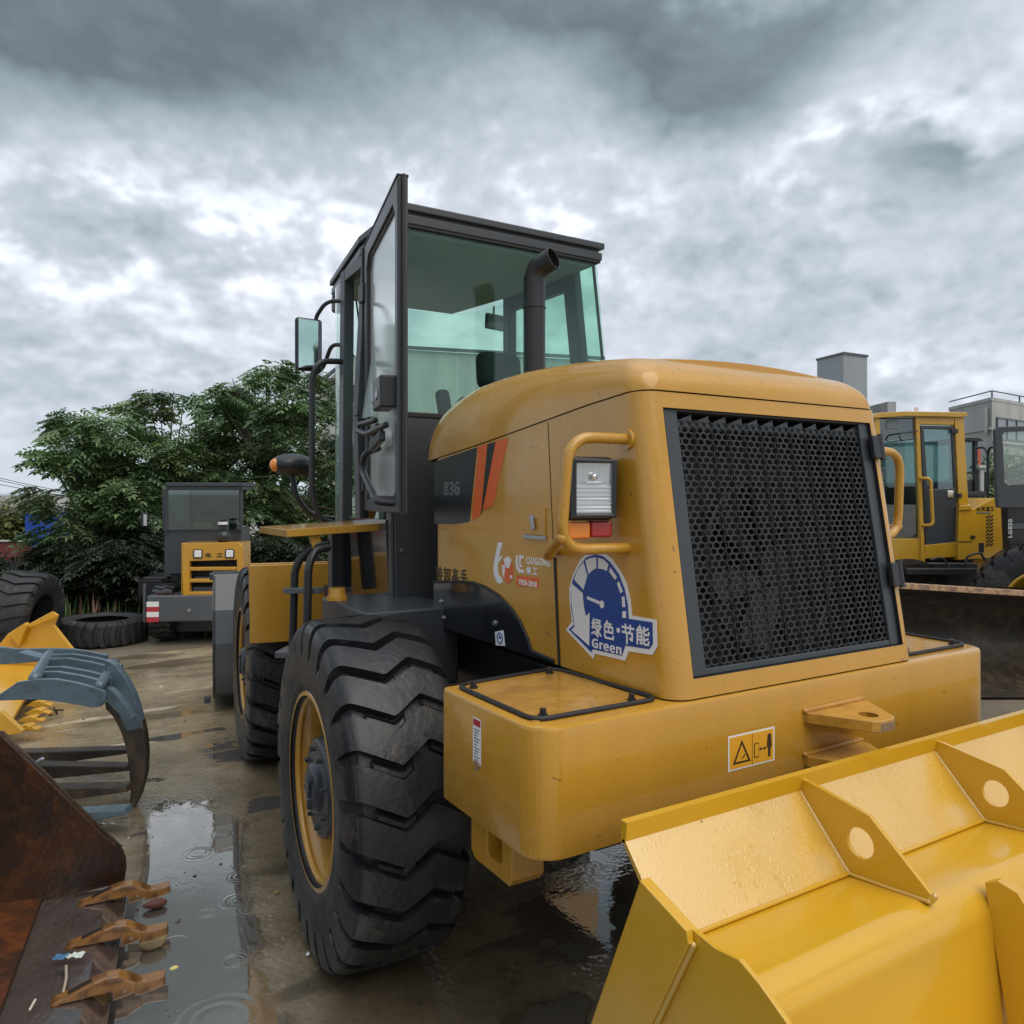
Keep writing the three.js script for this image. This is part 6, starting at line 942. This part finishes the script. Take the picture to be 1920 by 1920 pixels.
// ------------------------------------------------------------------ trees and undergrowth
function sprigGeo(n, len, w, droop) {                             // one compound leaf: leaflets in pairs along a hanging stalk, each folded on its midrib
  const pos = [], uv = [], stalk = (t) => V(0, -droop * t * t, 0.30 * t);
  const leaf = (base, dir, L, W) => {
    const tip = base.clone().addScaledVector(dir, L).add(V(0, -0.30 * L, 0)), mid = base.clone().lerp(tip, 0.45).add(V(0, 0.10 * L, 0)), side = dir.clone().cross(V(0, 1, 0)).normalize().multiplyScalar(W / 2);
    const a = mid.clone().add(side).add(V(0, -0.14 * W, 0)), b = mid.clone().sub(side).add(V(0, -0.14 * W, 0));
    for (const [p, u, v] of [[base, 0.5, 0], [a, 1, 0.45], [mid, 0.5, 0.45], [base, 0.5, 0], [mid, 0.5, 0.45], [b, 0, 0.45], [a, 1, 0.45], [tip, 0.5, 1], [mid, 0.5, 0.45], [mid, 0.5, 0.45], [tip, 0.5, 1], [b, 0, 0.45]]) { pos.push(p.x, p.y, p.z); uv.push(u, v); }
  };
  for (let k = 0; k < n; k++) { const t = 0.25 + 0.75 * k / (n - 1), base = stalk(t); for (const s of [-1, 1]) leaf(base, V(s * 0.9, -0.15, 0.45).normalize(), len * (0.8 + 0.3 * Math.sin(t * 3)), w); }
  leaf(stalk(1), V(0, -0.35, 1).normalize(), len * 1.1, w);
  const g = new THREE.BufferGeometry(); g.setAttribute('position', new THREE.Float32BufferAttribute(pos, 3)); g.setAttribute('uv', new THREE.Float32BufferAttribute(uv, 2)); g.computeVertexNormals();
  return g;
}
const SPRIG = sprigGeo(4, 0.125, 0.060, 0.13), SPRIG_SMALL = sprigGeo(3, 0.075, 0.04, 0.05);
const leafMat = (r, g, b) => phy({ color: C(r, g, b), map: T.leaf, roughness: 0.42, transmission: 0.45, thickness: 0, specularIntensity: 0.7 });
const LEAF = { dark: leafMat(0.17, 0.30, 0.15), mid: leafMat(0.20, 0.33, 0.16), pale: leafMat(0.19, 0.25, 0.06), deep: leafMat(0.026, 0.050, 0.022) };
function crown(parent, blobs, count, mat, seed, scale, geo, o = {}) {   // leaves gathered in clumps through the volume of the blobs
  const R = rng(seed), m = new THREE.InstancedMesh(geo, mat, count), q = new THREE.Object3D(), col = new THREE.Color(), wsum = blobs.reduce((s, b) => s + b.r ** 2.2, 0);
  let i = 0;
  const ball = () => { let v; do v = V(R() * 2 - 1, R() * 2 - 1, R() * 2 - 1); while (v.lengthSq() > 1); return v; };
  while (i < count) {
    let k = R() * wsum, b = blobs[0]; for (const c of blobs) { k -= c.r ** 2.2; if (k <= 0) { b = c; break; } }
    const dir = ball(); dir.normalize().multiplyScalar(Math.pow(R(), 0.42)); const cc = b.p.clone().add(V(dir.x * b.r, dir.y * b.r * 0.92, dir.z * b.r));
    const n = 12 + Math.floor(R() * 18), tone = 0.55 + 0.85 * R(), warm = R();
    for (let j = 0; j < n && i < count; j++, i++) {
      const off = ball().multiplyScalar((o.clump ?? 0.26) * scale * 1.15); off.y *= 0.7; q.position.copy(cc).add(off);
      const out = q.position.clone().sub(b.p); q.rotation.set((R() - 0.5) * 0.9 - 0.1, Math.atan2(out.x, out.z) + (R() - 0.5) * 2.2, (R() - 0.5) * 0.9);
      q.scale.setScalar(scale * (0.7 + 0.6 * R())); q.updateMatrix(); m.setMatrixAt(i, q.matrix);
      const t = tone * (0.8 + 0.4 * R()); m.setColorAt(i, col.setRGB(t * (0.9 + 0.35 * warm), t, t * (0.8 + 0.3 * R())));
    }
  }
  m.name = 'crown'; m.castShadow = m.receiveShadow = true; m.userData.kind = 'stuff'; parent.add(m);
  return m;
}
function tree(name, label, category, px, d, blobPx, count, mat, seed, o = {}) {
  const base = at(px, 928, { d }).setY(0), t = thing(name, label, category, base.toArray(), 0, o.group), R = rng(seed + 99);
  const blobs = blobPx.map(([x, y, r]) => { const dd = d + (R() - 0.5) * (o.deep ?? 1.6); return { p: at(x, y, { d: dd }).sub(base), r: r * dd / F }; });
  const wood = [], top = blobs.reduce((a, b) => (b.p.y > a.p.y ? b : a)).p, trunkTop = V(top.x * 0.35, top.y * 0.62, top.z * 0.35), r0 = o.trunk ?? 0.11;
  const taper = (pts, ra, rb) => { const c = new THREE.CatmullRomCurve3(pts), g = new THREE.TubeGeometry(c, 14, 1, 8), p = g.attributes.position, cs = c.getSpacedPoints(14); for (let i = 0; i < p.count; i++) { const k = Math.floor(i / 9), u = k / 14, cc = c.getPointAt(u), r = mix(ra, rb, u); p.setXYZ(i, cc.x + (p.getX(i) - cc.x) * r, cc.y + (p.getY(i) - cc.y) * r, cc.z + (p.getZ(i) - cc.z) * r); } g.computeVertexNormals(); return g; };
  wood.push(taper([V(0, -0.05, 0), V(0.05, trunkTop.y * 0.4, 0.03), trunkTop], r0, r0 * 0.5));
  for (const b of blobs) { const k = 0.35 + 0.6 * R(), s = V(0, 0, 0).lerp(trunkTop, k); wood.push(taper([s, s.clone().lerp(b.p, 0.5).add(V(0, 0.12, 0)), b.p.clone().add(V(0, b.r * 0.1, 0))], r0 * 0.38, 0.006)); }
  mk('trunk', wood, M.bark, t);
  crown(t, blobs, count, mat, seed, o.scale ?? 1, o.geo ?? SPRIG, o);
  return t;
}
tree('broadleaf_tree', 'leafy tree left of the black and yellow loader, spiky top shoots against the sky', 'tree', 170, 12.2, [[104, 868, 26], [82, 850, 12], [138, 796, 28], [140, 775, 14], [130, 835, 40], [215, 808, 36], [222, 785, 16], [114, 948, 40], [190, 880, 52], [255, 868, 42], [134, 1010, 48], [215, 965, 60], [268, 935, 46], [170, 1040, 60], [250, 1035, 52]], 3600, LEAF.dark, 11, { trunk: 0.10, clump: 0.24, scale: 0.74 });
tree('broadleaf_tree', 'slender tree with thin hanging twigs against the sky between the two big trees', 'tree', 312, 13.2, [[262, 757, 15], [300, 742, 18], [325, 735, 14], [345, 750, 15], [286, 768, 13], [262, 790, 12], [276, 815, 12], [330, 850, 36], [300, 890, 34], [310, 950, 46], [345, 900, 40], [290, 1010, 44]], 1600, LEAF.mid, 23, { trunk: 0.06, clump: 0.18, scale: 0.74 });
tree('broadleaf_tree', 'largest dense tree, rising behind the mirror and left of the cab', 'tree', 500, 13.8, [[436, 712, 18], [428, 732, 18], [500, 690, 18], [505, 710, 28], [560, 722, 34], [556, 704, 14], [420, 768, 36], [480, 770, 52], [545, 780, 52], [602, 770, 30], [628, 730, 14], [385, 830, 40], [450, 845, 60], [530, 860, 60], [600, 850, 46], [634, 880, 34], [410, 925, 56], [490, 940, 62], [570, 950, 60], [630, 960, 42], [380, 1000, 50], [470, 1030, 66], [570, 1040, 66]], 6200, LEAF.dark, 37, { trunk: 0.15, deep: 2.2, scale: 0.76 });
tree('pale_tree', 'pale yellow green tree at the left edge behind the brick wall', 'tree', -10, 24, [[-40, 960, 40], [2, 962, 30], [28, 978, 28], [10, 1000, 36], [-30, 1010, 46], [44, 998, 22], [60, 1020, 26]], 1300, LEAF.pale, 51, { geo: SPRIG_SMALL, scale: 2.0, trunk: 0.12, clump: 0.2 });
tree('bright_shrub', 'fresh green shrub seen through the black framed door at the right edge', 'shrub', 1890, 21, [[1862, 900, 22], [1880, 880, 20], [1908, 862, 18], [1912, 885, 26], [1850, 925, 20], [1890, 915, 26], [1930, 900, 28], [1950, 880, 26]], 1000, LEAF.mid, 63, { geo: SPRIG_SMALL, scale: 1.7, trunk: 0.06, clump: 0.16 });
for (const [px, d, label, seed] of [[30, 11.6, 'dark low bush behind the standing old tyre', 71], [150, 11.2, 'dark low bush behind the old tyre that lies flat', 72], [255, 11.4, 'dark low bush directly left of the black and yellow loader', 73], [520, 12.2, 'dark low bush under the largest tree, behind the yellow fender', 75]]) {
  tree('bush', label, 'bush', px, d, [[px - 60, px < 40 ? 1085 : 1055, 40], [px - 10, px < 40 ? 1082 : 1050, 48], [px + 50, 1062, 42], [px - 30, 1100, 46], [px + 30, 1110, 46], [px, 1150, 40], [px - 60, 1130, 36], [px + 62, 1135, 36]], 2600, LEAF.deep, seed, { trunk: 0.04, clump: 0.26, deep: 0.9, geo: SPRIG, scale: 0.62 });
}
{ // loose grit and small stones on the concrete
  const R = rng(515), g = new THREE.IcosahedronGeometry(1, 1), n = 900, m = new THREE.InstancedMesh(g, std({ color: 0xffffff, roughness: 0.8 }), n), q = new THREE.Object3D(), col = new THREE.Color();
  for (let i = 0; i < n; i++) { const x = -3.4 + R() * 4.6, z = -6.4 + R() * 7.2, s = 0.002 + 0.006 * R() ** 4; q.position.set(x, s * 0.4, z); q.scale.set(s * (1 + R()), s * 0.7, s * (1 + R() * 0.6)); q.rotation.y = R() * 6; q.updateMatrix(); m.setMatrixAt(i, q.matrix); const k = 0.05 + 0.2 * R() ** 2; m.setColorAt(i, col.setRGB(k, k * 0.9, k * 0.75)); }
  m.name = 'grit'; m.castShadow = m.receiveShadow = true; m.userData = { kind: 'stuff', label: 'loose grit and small stones scattered over the wet concrete', category: 'grit' }; scene.add(m);
}
{ // grass and reeds at the edge of the yard
  const R = rng(400), pos = [], colr = [];
  for (let k = 0; k < 5200; k++) {
    const d = 9.9 + R() * 4.5, px = -60 + R() * 720, b = at(px, 928, { d }).setY(0), near = px > 190 && px < 275, h = (0.12 + R() ** 2 * 0.42) * (near ? 0.8 : 1), a = R() * 6.28, w = 0.006 + R() * 0.008, l = V(Math.cos(a), 0, Math.sin(a)), bend = 0.3 * h * R();
    const p0 = b.clone().addScaledVector(l, -w), p1 = b.clone().addScaledVector(l, w), m0 = b.clone().add(V(l.z * bend * 0.3, h * 0.6, -l.x * bend * 0.3)), tp = b.clone().add(V(l.z * bend, h, -l.x * bend));
    const ma = m0.clone().addScaledVector(l, -w * 0.8), mb = m0.clone().addScaledVector(l, w * 0.8), dry = px > 105 && px < 200 && R() < 0.7 ? 1 : R() < 0.08 ? 1 : 0, c = dry ? [0.13, 0.07, 0.04] : [0.035 + 0.03 * R(), 0.085 + 0.05 * R(), 0.025];
    for (const p of [p0, p1, mb, p0, mb, ma, ma, mb, tp]) { pos.push(p.x, p.y, p.z); colr.push(...c); }
  }
  const g = new THREE.BufferGeometry(); g.setAttribute('position', new THREE.Float32BufferAttribute(pos, 3)); g.setAttribute('color', new THREE.Float32BufferAttribute(colr, 3)); g.computeVertexNormals();
  const m = mk('grass', g, std({ color: 0xffffff, vertexColors: true, roughness: 0.7 }), scene, { kind: 'stuff' }); m.userData.label = 'rough grass and dry stalks along the foot of the trees'; m.userData.category = 'grass';
}
structure(mk('soil', grid(30, 8, (i, j) => { const px = -260 + i * 34, d = 9.95 + j * 2.4 + 0.4 * noise2(i * 0.7, j, 5), p = at(px, 928, { d }); return [p.x, j === 0 ? -0.002 : 0.02 + 0.10 * noise2(i * 0.8, j * 0.9, 7), p.z]; }), std({ color: C(0.035, 0.030, 0.020), map: T.dirt, roughness: 0.95, bumpMap: T.grain, bumpScale: 0.02 })));

renderer.render(scene, camera);
